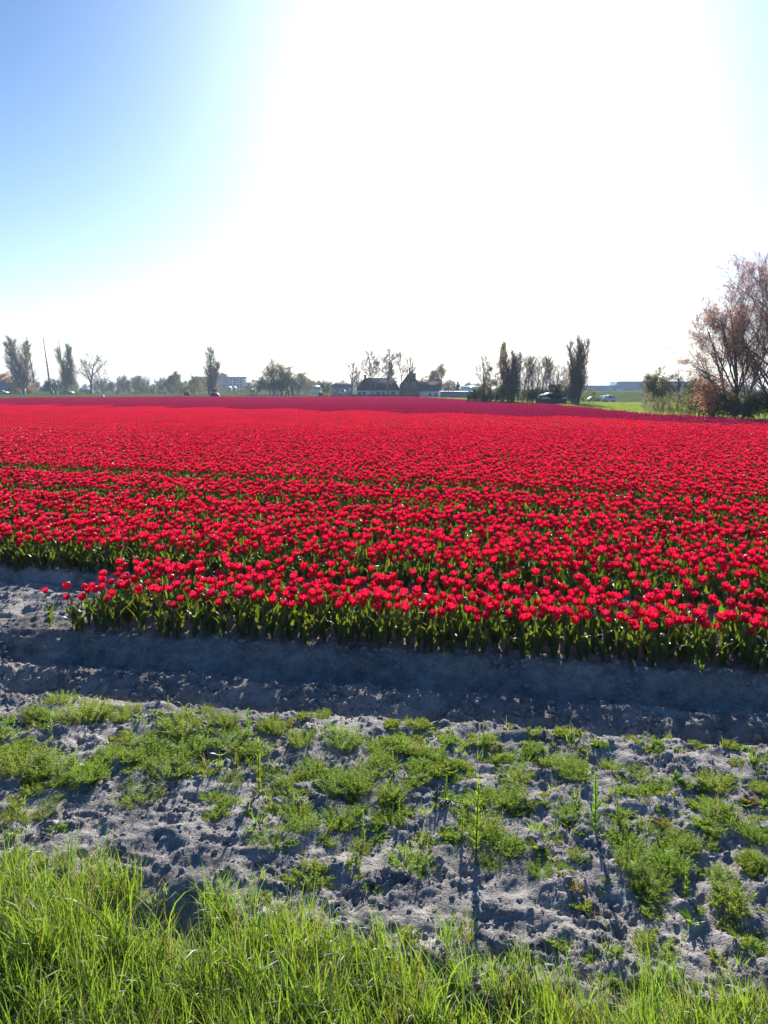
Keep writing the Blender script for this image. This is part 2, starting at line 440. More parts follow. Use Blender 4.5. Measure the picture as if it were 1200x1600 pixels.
def instancer(name, P, R, S, I, sources):
    """one object: the meshes of `sources` set out on the points P with geometry nodes"""
    c = bpy.data.collections.new(name + '_kinds')
    for k, me in enumerate(sources):
        c.objects.link(bpy.data.objects.new('%s_kind_%03d' % (name, k), me))
    me = bpy.data.meshes.new(name)
    P = np.asarray(P, np.float32)
    me.vertices.add(len(P)); me.vertices.foreach_set('co', P.ravel())
    a = me.attributes.new('rot', 'FLOAT_VECTOR', 'POINT'); a.data.foreach_set('vector', np.asarray(R, np.float32).ravel())
    a = me.attributes.new('scl', 'FLOAT', 'POINT'); a.data.foreach_set('value', np.asarray(S, np.float32))
    a = me.attributes.new('idx', 'INT', 'POINT'); a.data.foreach_set('value', np.asarray(I, np.int32))
    o = link(name, me)
    ng = bpy.data.node_groups.new(name + '_scatter', 'GeometryNodeTree')
    ng.interface.new_socket(name='Geometry', in_out='INPUT', socket_type='NodeSocketGeometry')
    ng.interface.new_socket(name='Geometry', in_out='OUTPUT', socket_type='NodeSocketGeometry')
    n, l = ng.nodes, ng.links
    gi, go = n.new('NodeGroupInput'), n.new('NodeGroupOutput')
    ip = n.new('GeometryNodeInstanceOnPoints'); ci = n.new('GeometryNodeCollectionInfo')
    ci.inputs['Collection'].default_value = c
    ci.inputs['Separate Children'].default_value = True
    ci.inputs['Reset Children'].default_value = True
    ip.inputs['Pick Instance'].default_value = True
    def na(t, nm):
        k = n.new('GeometryNodeInputNamedAttribute'); k.data_type = t; k.inputs['Name'].default_value = nm
        return next(x for x in k.outputs if x.enabled and x.name == 'Attribute')
    l.new(gi.outputs[0], ip.inputs['Points']); l.new(ci.outputs[0], ip.inputs['Instance'])
    l.new(na('INT', 'idx'), ip.inputs['Instance Index'])
    l.new(na('FLOAT_VECTOR', 'rot'), ip.inputs['Rotation'])
    l.new(na('FLOAT', 'scl'), ip.inputs['Scale'])
    l.new(ip.outputs[0], go.inputs[0])
    md = o.modifiers.new('scatter', 'NODES'); md.node_group = ng
    return o

# ------------------------------------------------------------------ the ground
def build_ground():
    ys = [-400, -60, -12, -3, 0.2, 0.9]
    y = 1.25
    while y < 9.5:
        ys.append(y); y *= 1.0039
    while y < 60:
        ys.append(y); y *= 1.012
    while y < 3400:
        ys.append(y); y *= 1.05
    ys = np.array(ys)
    inner = np.linspace(-1, 1, 680)
    W = 0.56 * np.maximum(ys, 0.5) + 0.75
    U, YY = np.meshgrid(inner, ys)
    X = U * W[:, None]
    so = np.stack([W * 1.15 + .3, W * 1.3 + 2, W * 1.4 + 15, W * 1.5 + 120, np.full_like(W, 5200.)], 1)
    X = np.concatenate([-so[:, ::-1], X, so], 1)
    YY = np.repeat(ys[:, None], X.shape[1], 1)
    Z = height(X, YY)
    nr, nc = X.shape
    V = np.stack([X, YY, Z], -1).reshape(-1, 3)
    i = np.arange(nr - 1)[:, None] * nc + np.arange(nc - 1)[None]
    Q = np.stack([i, i + 1, i + nc + 1, i + nc], -1).reshape(-1, 4)
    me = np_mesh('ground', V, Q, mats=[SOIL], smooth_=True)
    c = row_c(X, YY)
    fld = in_field(X, YY) & (c > BED_FRONT - 0.05) & ~((X < BED_END_X) & (c < 6.9))
    crop = (fld & (YY > 7)).astype(float) * smooth(7, 14, YY)
    ditch_shade = 0.30 * smooth(4.36, 4.5, c) * (1 - smooth(5.4, 5.9, c)) * (0.7 + 0.9 * np.abs(fbm(X, YY, 3.0, 3)))  # shade of ditch and bank painted into the soil colour, broken up by noise
    crop = np.maximum(crop, np.where(YY < 9, ditch_shade, 0))  # from here crop also holds the painted ditch shade
    mead = (~in_field(X, YY)) & (YY > 20)
    mead = np.where(YY < verge_edge(X) - 0.1, 0.6, mead.astype(float))
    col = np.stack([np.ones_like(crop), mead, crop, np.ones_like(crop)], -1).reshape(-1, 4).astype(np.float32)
    a = me.attributes.new('ground_kind_and_shade', 'FLOAT_COLOR', 'POINT'); a.data.foreach_set('color', col.ravel())
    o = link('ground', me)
    tag(o, 'flat polder ground: pale crusted soil in front, dark soil under the tulips, green meadow beyond', kind='structure')
build_ground()

# ------------------------------------------------------------------ tulips
def petal(buf, ang, r_mid, h, w, open_, m, rs, lod=0):
    nv, nu = (6, 5) if lod == 0 else (4, 3)
    t = np.linspace(0, 1, nv)
    rad = r_mid * (0.40 + 0.72 * np.sin(np.pi * np.clip(t * 0.62 + 0.02, 0, 1)) ** 0.8) + open_ * t ** 3
    wid = w * (0.30 + 0.78 * np.sin(np.pi * np.clip(t * 0.80 + 0.06, 0, 1)))
    wid[-1] *= 0.62
    z = h * (t ** 0.85)
    V = []
    for i in range(nv):
        for j in range(nu):
            s = (j / (nu - 1) - 0.5) * 2
            a = ang + s * wid[i] / max(rad[i], 0.012) * 0.95
            rr = rad[i] * (1 - 0.05 * s * s) + rs.uniform(-.0008, .0008)
            V.append((rr * math.cos(a), rr * math.sin(a), z[i] - 0.007 * abs(s) ** 2 * t[i] + rs.uniform(-.001, .001)))
    Q = [(i * nu + j, i * nu + j + 1, (i + 1) * nu + j + 1, (i + 1) * nu + j) for i in range(nv - 1) for j in range(nu - 1)]
    buf.add(V, Q, m=m)

def flower_into(buf, base, tilt, rs, m, lod=0, size=1.0):
    b = Buf()
    op = rs.choice([-0.008, -0.004, 0.0, 0.004])
    h = rs.uniform(0.047, 0.056)
    a0 = rs.rand() * 6.28
    for k in range(3):
        petal(b, a0 + k * 2.094 + 1.047, 0.0245, h * 1.0, 0.024, op - 0.004, 0, rs, lod)
    for k in range(3):
        petal(b, a0 + k * 2.094, 0.0295, h * rs.uniform(0.90, 1.0), 0.028, op, 0, rs, lod)
    V = np.concatenate(b.V) * size
    Rm = np.array(Matrix.Rotation(tilt[0], 3, 'X') @ Matrix.Rotation(tilt[1], 3, 'Y'))
    V = V @ Rm.T + np.asarray(base)
    buf.add(V, np.concatenate(b.Q), m=m)

def leaf_into(buf, base, ang, L, W, lean, curl, m, segs=6):
    t = np.linspace(0, 1, segs)
    el = lean + curl * t ** 1.5
    st = L / (segs - 1)
    r = np.concatenate([[0], np.cumsum(np.sin(el[:-1]) * st)])
    z = np.concatenate([[0], np.cumsum(np.cos(el[:-1]) * st)])
    ca, sa = math.cos(ang), math.sin(ang)
    P = np.stack([base[0] + r * ca, base[1] + r * sa, base[2] + z], 1)
    tw = ang + math.pi / 2 + 0.5 * (t - 0.3)
    side = np.stack([np.cos(tw), np.sin(tw), 0.12 * np.sin(5 * t + ang)], 1)
    up = np.stack([-np.cos(el) * ca, -np.cos(el) * sa, np.sin(el)], 1)
    wid = W * np.sin(np.pi * np.clip(0.10 + 0.9 * t ** 0.8, 0, 1)) ** 0.75
    wid[-1] = 0.0006
    buf.strip(P, wid, side, m=m, fold=0.35, up=up)

def tulip_shape(seed, low=False):
    rs = np.random.RandomState(seed)
    H = rs.uniform(0.265, 0.37)
    bx, by = rs.normal(0, 0.016, 2)
    tt = np.linspace(0, 1, 5 if not low else 3)
    P = np.stack([bx * tt ** 1.6, by * tt ** 1.6, H * tt], 1)
    tilt = (-by * 6 + rs.normal(0, .1), bx * 6 + rs.normal(0, .1))
    leaves = []
    a0 = rs.rand() * 6.28
    for k in range(4 if not low else 3):
        leaves.append((a0 + k * 2.3 + rs.normal(0, .3), rs.uniform(0.20, 0.28) * (1 - 0.10 * k), rs.uniform(0.021, 0.031) * (1 - .15 * k),
                       rs.uniform(0.10, 0.40), rs.uniform(0.2, 1.1) if rs.rand() < .8 else 1.9, 0.004 + 0.03 * k))
    return rs, P, tilt, leaves, H

def joined_tulip(seed, petal_mat, low=False):
    rs, P, tilt, leaves, H = tulip_shape(seed, low)
    b = Buf()
    b.tube(P, np.linspace(0.0042, 0.0032, len(P)) * (1.0 if not low else 1.2), 5 if not low else 3, m=1, cap=False)
    flower_into(b, P[-1] - np.array([0, 0, .002]), tilt, rs, 0, 0 if not low else 1)
    for a, L, W, le, cu, z0 in leaves:
        leaf_into(b, (0, 0, z0), a, L, W, le, cu, 2, 6 if not low else 4)
    return b.mesh('tulip_mix', [petal_mat, M_STEM, M_LEAF], sm=True)

TULIP_PARTS = []
for sd in range(10):
    rs, P, tilt, leaves, H = tulip_shape(100 + sd)
    s_ = Buf(); s_.tube(P, np.linspace(0.0042, 0.0032, 5), 6, cap=False)
    f_ = Buf(); flower_into(f_, P[-1] - np.array([0, 0, .002]), tilt, rs, 0)
    lm = []
    for a, L, W, le, cu, z0 in leaves:
        l_ = Buf(); leaf_into(l_, (0, 0, z0), a, L, W, le, cu, 0); lm.append(l_.mesh('tulip_leaf', [M_LEAF], sm=True))
    TULIP_PARTS.append((s_.mesh('tulip_stem', [M_STEM], sm=True), f_.mesh('tulip_flower', [M_RED], sm=True), lm))

def place_tulip(kind, x, y, z, rz, sc, label, group=None, petal_mat=None, lean=(0, 0), wilt=False):
    e = empty('tulip', (x, y, z), rz, label, 'tulip', group)
    e.scale = (sc, sc, sc); e.rotation_euler = (lean[0], lean[1], rz)
    st, fl, lv = TULIP_PARTS[kind]
    link('stem', st, e)
    f = fl
    if petal_mat is not None:
        f = fl.copy(); f.materials.clear(); f.materials.append(petal_mat)
    link('flower', f, e)
    for m in lv: link('leaf', m, e)
    return e

def crop_points():
    rs = np.random.RandomState(3)
    out = []
    sp = 0.102
    Ymax = 32.0
    xs = np.arange(-22, 22, sp); yy = np.arange(3.6, Ymax, sp)
    X, Y = np.meshgrid(xs, yy)
    X = (X + rs.uniform(-.05, .05, X.shape)).ravel(); Y = (Y + rs.uniform(-.05, .05, Y.shape)).ravel()
    c = row_c(X, Y)
    keep = (c > BED_FRONT + 0.02) & (np.abs(X) < 0.56 * Y + 1.6)
    keep &= ~((c < 6.9) & (X < BED_END_X + 0.25 * (c - 5.4)))
    keep &= in_field(X, Y)
    g = np.zeros(len(X))
    for g0, g1, w in GAPS:
        g = np.maximum(g, w * ((c > g0) & (c < g1)))
    keep &= rs.rand(len(X)) > g
    keep &= rs.rand(len(X)) > 0.03 + 0.2 * (fbm(X, Y, 0.8, 2) < -0.42)
    return X[keep], Y[keep], rs
TX, TY, trs = crop_points()
TZ = height(TX, TY)
# the three hundred that show largest
px_, py_ = _proj(TX, TY, 0.3)
inview = (px_ > 2) & (px_ < 1198)
special = [gnd(108, 990), gnd(262, 985), gnd(75, 978)]
order = np.argsort(np.where(inview, np.hypot(TX, TY), 1e9))
near_idx = order[:296]
rest = np.ones(len(TX), bool); rest[near_idx] = False
for i in near_idx:
    place_tulip(trs.randint(10), TX[i], TY[i], TZ[i] - 0.006, trs.rand() * 6.28, trs.uniform(0.9, 1.13),
                'red tulip standing in the nearest bed, packed among others just like it',
                'red tulips of the nearest bed', lean=(trs.normal(0, .05), trs.normal(0, .05)))
x, y = gnd(78, 977)
place_tulip(2, x, y, float(height(x, y)), 0.6, 0.86, 'lone red tulip growing on bare soil left of the nearest bed')
x, y = gnd(128, 987)
place_tulip(5, x, y, float(height(x, y)) - .004, 2.2, 1.02, 'red tulip leaning out at the left corner of the nearest bed', lean=(0.0, -0.16))
x, y = gnd(258, 998)
place_tulip(3, x, y + .1, float(height(x, y + .1)) - .004, 2.2, 0.82, 'faded pink tulip low in the front row of the nearest bed', petal_mat=M_PINK)
x, y = gnd(217, 905)
place_tulip(7, x, y, float(height(x, y)), 1.2, 0.92, 'orange tulip low at the front of the second bed', petal_mat=M_ORANGE)

full_kinds = [joined_tulip(200 + k, M_RED) for k in range(14)]
low_kinds = [joined_tulip(300 + k, M_RED, True) for k in range(10)]
mid = rest & (TY < 14)
N = mid.sum()
o = instancer('tulip_crop', np.stack([TX, TY, TZ - .006], 1)[mid], np.stack([trs.normal(0, .06, N), trs.normal(0, .06, N), trs.rand(N) * 6.28], 1),
              trs.uniform(0.88, 1.13, N), trs.randint(0, 14, N), full_kinds)
tag(o, 'dense beds of red tulips with green leaves behind the nearest bed', 'tulips', kind='stuff')
mid = rest & (TY >= 14)
N = mid.sum()
o = instancer('tulip_crop', np.stack([TX, TY, TZ - .006], 1)[mid], np.stack([trs.normal(0, .06, N), trs.normal(0, .06, N), trs.rand(N) * 6.28], 1),
              trs.uniform(0.9, 1.12, N), trs.randint(0, 10, N), low_kinds)
tag(o, 'red tulips of the middle of the field, merging into one red carpet', 'tulips', kind='stuff')

def patch_mesh(seed, mat):
    rs = np.random.RandomState(seed)
    b = Buf()
    ks = [tulip_shape(400 + k, True) for k in range(4)]
    for i in range(7):
        for j in range(7):
            if rs.rand() < .08: continue
            x, y = (i + .5) / 7 - .5 + rs.uniform(-.06, .06), (j + .5) / 7 - .5 + rs.uniform(-.06, .06)
            H = rs.uniform(0.25, 0.36); r = rs.uniform(.026, .032); h = rs.uniform(.05, .062)
            th = np.arange(6) * np.pi / 3 + rs.rand()
            rings = [(0.35, 0), (1.05, .38), (0.95, .95)]
            V = [(x + r * q * math.cos(a), y + r * q * math.sin(a), H + h * zz + (0.008 * (k % 2) if zz > .9 else 0)) for q, zz in rings for k, a in enumerate(th)]
            Q = [(i_ * 6 + j_, i_ * 6 + (j_ + 1) % 6, (i_ + 1) * 6 + (j_ + 1) % 6, (i_ + 1) * 6 + j_) for i_ in range(2) for j_ in range(6)]
            b.add(V, Q, m=0)
            for k in range(2):
                leaf_into(b, (x, y, 0.0), rs.rand() * 6.28, rs.uniform(.2, .28), .022, rs.uniform(.1, .35), rs.uniform(.2, .8), 1, 3)
    return b.mesh('tulip_patch', [mat, M_LEAF], sm=True)
def far_patches():
    rs = np.random.RandomState(5)
    ys = np.arange(32.5, 165, 1.0)
    P, I = [], []
    for yv in ys:
        w = 0.56 * yv + 4
        xv = np.arange(-w, w, 1.0)
        P.append(np.stack([xv, np.full_like(xv, yv)], 1))
    P = np.concatenate(P)
    X, Y = P[:, 0], P[:, 1]
    k = in_field(X, Y)
    X, Y = X[k], Y[k]
    fv = far_variety(X, Y)
    I = rs.randint(0, 4, len(X)) + 4 * fv
    R = np.zeros((len(X), 3)); R[:, 2] = rs.randint(0, 4, len(X)) * math.pi / 2
    return np.stack([X, Y, height(X, Y) - .01], 1), R, np.ones(len(X)), I, fv
P, R, S, I, fv = far_patches()
kinds = [patch_mesh(50 + k, M_RED) for k in range(4)]
kindc = [patch_mesh(60 + k, M_CRIM) for k in range(4)]
o = instancer('tulip_crop', P[~fv], R[~fv], S[~fv], I[~fv], kinds)
tag(o, 'far red part of the tulip field seen as a solid carpet', 'tulips', kind='stuff')
o = instancer('tulip_crop', P[fv], R[fv], S[fv], I[fv] - 4, kindc)
tag(o, 'dark crimson tulips in a band along the far edge of the field', 'tulips', kind='stuff')

# ------------------------------------------------------------------ verge grass
def grass_tuft(seed, n, hmin, hmax, bend, mats, spread=0.05):
    rs = np.random.RandomState(seed)
    b = Buf()
    for i in range(n):
        a = rs.rand() * 6.28; r = spread * math.sqrt(rs.rand())
        base = np.array([r * math.cos(a), r * math.sin(a), -0.01])
        az = rs.normal(2.3, 0.9) if rs.rand() < .6 else rs.rand() * 6.28
        L = rs.uniform(hmin, hmax); w = rs.uniform(0.0012, 0.0020) if rs.rand() < .8 else rs.uniform(0.0022, 0.0034)
        lean0 = abs(rs.normal(0.12, .12)); cu = abs(rs.normal(bend, bend * .6))
        segs = 6
        t = np.linspace(0, 1, segs)
        el = lean0 + cu * t ** 1.6
        st = L / (segs - 1)
        rr = np.concatenate([[0], np.cumsum(np.sin(el[:-1]) * st)]); zz = np.concatenate([[0], np.cumsum(np.cos(el[:-1]) * st)])
        P = base + np.stack([rr * math.cos(az), rr * math.sin(az), zz], 1)
        tw = rs.rand() * 3.14
        side = np.array([math.cos(tw), math.sin(tw), 0.1])
        wid = w * (1 - t ** 2.2) ** 0.8 + 0.0002
        dry = rs.rand() < 0.09
        b.strip(P, wid, np.repeat(side[None], segs, 0), m=1 if dry else 0, a=rs.rand())
    return b.mesh('grass_tuft', mats, sm=True, attr=True)
tall = [grass_tuft(500 + k, 34, .08, .24, .9, [M_GRASS, M_DRY]) for k in range(8)]
bent = [grass_tuft(520 + k, 16, .16, .32, 1.9, [M_GRASS, M_DRY]) for k in range(4)]
thatch = [grass_tuft(560 + k, 26, .10, .24, 3.0, [M_GRASS, M_DRY], .07) for k in range(3)]
short = [grass_tuft(540 + k, 22, .04, .12, .9, [M_GRASS, M_DRY], .06) for k in range(4)]
rs = np.random.RandomState(11)
N = 9500
X = rs.uniform(-3.1, 3.1, N); Y = rs.uniform(0.9, 3.9, N)
edge = verge_edge(X)
d = edge - Y
k = (np.abs(X) < .56 * Y + .9) & (rs.rand(N) < np.clip(0.14 + d * 1.8, 0.0, .95) * (d > -0.12))
hx, hy = gnd(245, 1415)
k &= ~((((X - hx) / .19) ** 2 + ((Y - hy) / .12) ** 2) < 1)
k &= ~((fbm(X, Y, 2.6, 2) < -0.3) & (rs.rand(N) < .6))
X, Y, d = X[k], Y[k], d[k]
N = len(X)
I = np.where(rs.rand(N) < .32, rs.randint(8, 12, N), rs.randint(0, 8, N))
I = np.where(rs.rand(N) < .35, rs.randint(12, 16, N), I)
I = np.where(rs.rand(N) < .12, rs.randint(16, 19, N), I)
S = rs.uniform(.75, 1.15, N) * (0.72 + 0.28 * smooth(0, .35, d)) * (1 + .25 * fbm(X, Y, 1.2, 2))
o = instancer('verge_grass', np.stack([X, Y, height(X, Y) - .004], 1), np.stack([rs.normal(0, .1, N), rs.normal(0, .1, N), rs.normal(0, .7, N)], 1), S, I, tall + bent + short + thatch)
tag(o, 'long bright green grass on the verge in the foreground', 'grass', kind='stuff')

# ------------------------------------------------------------------ weeds on the bare strip
def mayweed(seed, R, H, n, mats=None):
    rs = np.random.RandomState(seed)
    b = Buf()
    for i in range(n):
        a = rs.rand() * 6.28; r0 = R * 0.75 * math.sqrt(rs.rand())
        L = H * rs.uniform(.6, 1.15) * (1 - 0.35 * (r0 / R) ** 2)
        lean = rs.uniform(0.05, .35) + .8 * r0 / R
        az = a + rs.normal(0, .5)
        base = np.array([r0 * math.cos(a), r0 * math.sin(a), 0])
        dirv = np.array([math.sin(lean) * math.cos(az), math.sin(lean) * math.sin(az), math.cos(lean)])
        tint = rs.rand()
        ns = 7
        T = []; V = []
        for q in range(ns):
            t = (q + .6) / ns
            p = base + dirv * L * t + np.array([0, 0, -.15 * L * t * t * lean])
            for e in range(4):
                aa = rs.rand() * 6.28
                dv = dirv * rs.uniform(.3, .9) + np.array([math.cos(aa), math.sin(aa), rs.uniform(-.1, .5)])
                dv /= np.linalg.norm(dv)
                ll = rs.uniform(.008, .018) * (1.3 - .6 * t)
                s = np.cross(dv, rs.normal(0, 1, 3)); s /= np.linalg.norm(s) + 1e-9; s *= .0013
                V += [p - s, p + s, p + dv * ll]; T.append((len(V) - 3, len(V) - 2, len(V) - 1))
        tip = base + dirv * L
        s = np.array([-math.sin(az), math.cos(az), 0]) * .001
        V += [base - s, base + s, tip]; T.append((len(V) - 3, len(V) - 2, len(V) - 1))
        b.add(np.array(V), (), T, 0, tint)
    return b.mesh('mayweed', [mats or M_WEED], attr=True)
clump_kinds = [mayweed(600 + k, .085 + .012 * (k % 3), .085, 110) for k in range(7)]
yell_kinds = [mayweed(620 + k, .07, .05, 50, M_YEL) for k in range(2)]
CL = [(95, 1085, 55), (55, 1106, 60), (130, 1108, 85), (195, 1104, 70), (285, 1132, 75), (350, 1120, 55), (35, 1185, 95), (80, 1192, 85),
      (20, 1165, 60), (135, 1208, 65), (170, 1172, 65), (240, 1172, 80), (262, 1192, 70), (215, 1232, 75), (235, 1145, 50), (362, 1207, 55), (362, 1147, 45),
      (425, 1128, 65), (470, 1152, 55), (535, 1147, 75), (485, 1187, 60), (590, 1192, 60), (435, 1222, 50), (462, 1258, 60), (476, 1282, 55),
      (525, 1218, 90), (560, 1222, 60), (612, 1238, 60), (607, 1268, 60), (530, 1270, 65), (562, 1310, 42), (422, 1302, 60), (640, 1340, 75), (703, 1302, 42),
      (785, 1240, 85), (760, 1290, 70), (785, 1310, 70), (765, 1335, 60), (858, 1292, 50), (648, 1165, 60), (680, 1170, 50), (655, 1202, 60), (880, 1185, 62),
      (815, 1175, 60), (898, 1200, 60), (893, 1258, 60), (812, 1250, 55), (805, 1205, 60), (995, 1202, 75), (1040, 1218, 45), (975, 1300, 70), (1005, 1322, 80),
      (1045, 1338, 75), (985, 1345, 70), (1015, 1368, 60), (1030, 1290, 55), (1065, 1305, 60), (1122, 1258, 62), (1128, 1355, 55), (1190, 1352, 60), (1180, 1335, 45),
      (1150, 1425, 60), (1120, 1215, 60), (1185, 1300, 50), (20, 1268, 55), (75, 1254, 45), (905, 1328, 42), (845, 1350, 50), (320, 1100, 40), (500, 1108, 45),
      (1095, 1215, 40), (955, 1185, 40), (700, 1190, 50), (745, 1245, 55), (590, 1155, 45), (305, 1160, 60), (400, 1165, 50), (1190, 1225, 50),
      (710, 1240, 42), (330, 1230, 40), (880, 1345, 30), (1145, 1395, 45), (1172, 1290, 45), (420, 1195, 50), (455, 1205, 45)]
rs = np.random.RandomState(21)
ORD = ['first', 'second', 'third', 'fourth', 'fifth', 'sixth', 'seventh', 'eighth', 'ninth', 'tenth', 'eleventh', 'twelfth']
zones = {}
for px, py, w in CL:
    c_ = float(row_c(*gnd(px, py)))
    zr = 'just below the ditch' if c_ > 3.95 else 'in the upper soil strip' if c_ > 3.5 else 'in the lower soil strip' if c_ > 3.05 else 'near the grass verge'
    zc = 'far left' if px < 200 else 'left of centre' if px < 480 else 'in the middle' if px < 720 else 'right of centre' if px < 950 else 'far right'
    zones.setdefault((zr, zc), []).append((px, py, w))
i = 0
for (zr, zc), lst in zones.items():
    lst.sort()
    for j, (px, py, w) in enumerate(lst):
        x, y = gnd(px, py + 4)
        wid = w / 1200 * math.hypot(y, 1.9) * rs.uniform(.85, 1.0)
        o = link('mayweed_clump', clump_kinds[i % 7]); i += 1
        o.location = (x, y, float(height(x, y)) - .006); o.rotation_euler = (0, 0, rs.rand() * 6.28)
        sc = wid / .19
        o.scale = (sc, sc * rs.uniform(.7, 1.0), sc * rs.uniform(.75, 1.05))
        sz = '' if len(lst) == 1 else ', %s from the left' % ORD[j]
        tag(o, 'feathery weed clump %s, %s%s' % (zr, zc, sz), 'weed', 'feathery weed clumps on the soil strip')
N = 3600
X = rs.uniform(-2.9, 2.9, N); Y = rs.uniform(1.9, 4.35, N)
c = row_c(X, Y)
k = (c < 4.3) & (Y > verge_edge(X) - .1) & (np.abs(X) < .56 * Y + .5) & (fbm(X, Y, 1.5, 2) > -.18) & (rs.rand(N) < .25 + .5 * smooth(2.9, 3.5, row_c(X, Y)))
X, Y = X[k], Y[k]; N = len(X)
def rosette(seed, mat):
    rs = np.random.RandomState(seed); b = Buf()
    for k_ in range(9):
        L = rs.uniform(.03, .06)
        leaf_into(b, (0, 0, .002), k_ * 2.4 + rs.normal(0, .3), L, L * .17, rs.uniform(.6, 1.3), .4, 0, 4)
    return b.mesh('rosette', [mat], sm=True)
seedl = [mayweed(640 + k_, .035, .03, 16) for k_ in range(3)] + [mayweed(650 + k_, .04, .03, 16, M_YEL) for k_ in range(2)] + [grass_tuft(660 + k_, 10, .03, .09, .9, [M_GRASS, M_DRY], .02) for k_ in range(2)] + [rosette(670, M_STALK), rosette(671, M_WEED), mayweed(672, .06, .05, 55), mayweed(673, .07, .05, 60)]
I = rs.choice(11, N, p=[.17, .17, .15, .03, .02, .11, .11, .08, .06, .05, .05])
o = instancer('seedling_weeds', np.stack([X, Y, height(X, Y) - .003], 1), np.stack([np.zeros(N), np.zeros(N), rs.rand(N) * 6.28], 1), rs.uniform(.5, 1.3, N), I, seedl)
tag(o, 'tiny seedlings and grass shoots between the weed clumps', 'weeds', kind='stuff')

def stalk_meshes(seed, H=0.25):
    rs = np.random.RandomState(seed)
    t = np.linspace(0, 1, 5)
    bx, by = rs.normal(0, .012, 2)
    P = np.stack([bx * t ** 2, by * t ** 2, H * t], 1)
    s = Buf(); s.tube(P, np.linspace(.004, .002, 5), 5)
    f = Buf()
    n = 24
    for k in range(n):
        q = (k + 1) / n
        p = np.array([bx * q ** 2, by * q ** 2, H * q])
        a = k * 2.4 + rs.normal(0, .2)
        L = rs.uniform(.035, .055) * (1.15 - .6 * q)
        leaf_into(f, p, a, L, L * .22, .35 + .5 * (1 - q), .4, 0, 4)
    return s.mesh('stalk_stem', [M_STALK], sm=True), f.mesh('stalk_foliage', [M_STALK], sm=True)
stalks = [stalk_meshes(700 + k) for k in range(4)]
ST = [(80, 1138, 38, 'upright leafy weed stalk near the left edge, farthest of the left ones'), (173, 1192, 36, 'upright weed stalk between two weed mats at the left'),
      (285, 1188, 42, 'slender weed stalk with loose lower leaves left of centre'), (388, 1146, 44, 'bright green weed stalk just below the dark ditch'),
      (263, 1110, 28, 'small bright weed shoot beside the dark ditch at the left'), (405, 1228, 80, 'tall thin weed stalk standing above its neighbours left of centre'),
      (238, 1206, 28, 'short thin weed stalk in front of the long weed mat at the left'), (370, 1190, 28, 'short weed stalk right of the slender one with loose leaves'),
      (615, 1210, 34, 'small forked weed stalk in the middle of the soil strip'), (685, 1212, 48, 'weed stalk with a long shadow right of centre'),
      (697, 1232, 28, 'yellowish green weed shoot just below the stalk with the long shadow'), (744, 1322, 98, 'tallest weed stalk rising beside a big feathery clump'),
      (722, 1300, 46, 'thin weed stalk left of the tallest one'), (568, 1300, 50, 'narrow weed stalk with yellow foot leaves'),
      (490, 1152, 26, 'small weed shoot between feathery clumps near the ditch'), (915, 1218, 46, 'weed stalk close to the ditch at the right'),
      (930, 1290, 85, 'broad leaved weed stalk with a pale round leaf at its foot'), (965, 1268, 48, 'weed stalk with drooping tip right of the broad leaved one'),
      (1073, 1385, 60, 'yellow green weed stalk in front of the large weed mat'), (623, 1280, 34, 'weed shoot growing out of a feathery clump in the middle'),
      (755, 1145, 26, 'small weed shoot on the lip of the ditch right of centre')]
for i, (px, py, h, lab) in enumerate(ST):
    x, y = gnd(px, py)
    hm = h / 1200 * math.hypot(y, 1.9) / max(.35, y / math.hypot(y, 1.9))
    e = empty('weed_stalk', (x, y, float(height(x, y)) - .004), rs.rand() * 6.28, lab, 'weed', 'upright weed stalks on the soil strip')
    s = hm / .27
    e.scale = (s * .5 + .5 * min(s, 1), s * .5 + .5 * min(s, 1), s)
    a, b = stalks[i % 4]
    link('stem', a, e); link('foliage', b, e)

# dead straws lying about on the strip
rs = np.random.RandomState(41)
b = Buf()
for i in range(420):
    Yv = rs.uniform(2.2, 5.2); Xv = rs.uniform(-.56 * Yv - .3, .56 * Yv + .3)
    if Yv < verge_edge(Xv) - .2 or row_c(Xv, Yv) > 5.4: continue
    L = rs.uniform(.03, .11); a = rs.rand() * 6.28; t = np.linspace(-.5, .5, 4)
    xs_, ys_ = Xv + L * t * math.cos(a) + .1 * L * t * t, Yv + L * t * math.sin(a)
    P_ = np.stack([xs_, ys_, height(xs_, ys_) + .004 + rs.uniform(0, .006)], 1)
    b.tube(P_, [rs.uniform(.0008, .0016)] * 4, 4)
o = link('straw_litter', b.mesh('straw_litter', [M_DRY]))
tag(o, 'short pale straws scattered over the bare soil', 'straw', kind='stuff')

# loose clods
def clod(seed):
    rs = np.random.RandomState(seed)
    import bmesh
    bm = bmesh.new(); bmesh.ops.create_icosphere(bm, subdivisions=2, radius=1)
    for v in bm.verts:
        n_ = v.co.normalized()
        k_ = 1 + .35 * math.sin(n_.x * 3 + seed) * math.cos(n_.y * 4 - seed) + rs.uniform(-.14, .14)
        v.co = n_ * k_; v.co.z *= .6
    me = bpy.data.meshes.new('clod'); bm.to_mesh(me); bm.free(); me.materials.append(M_CLOD)
    return me
M_CLOD = plain('soil_clod', (0.27, 0.26, 0.255), 0.95, .5, 1.6, bump=.5)
N = 34000
X = rs.uniform(-3.6, 3.6, N); Y = rs.uniform(1.7, 7.0, N)
c = row_c(X, Y)
k = (np.abs(X) < .56 * Y + .4) & ((c < 5.5) | ((X < BED_END_X) & (c < 6.9))) & (Y > verge_edge(X) - .35)
k &= (fbm(X, Y, 2.0, 3) > rs.uniform(-.55, .35, N))
X, Y = X[k], Y[k]; N = len(X)
S = .0035 + .017 * rs.rand(N) ** 5
cb = row_c(X, Y); bk = (cb > 4.4) & (cb < 5.45) & (rs.rand(N) < .55)
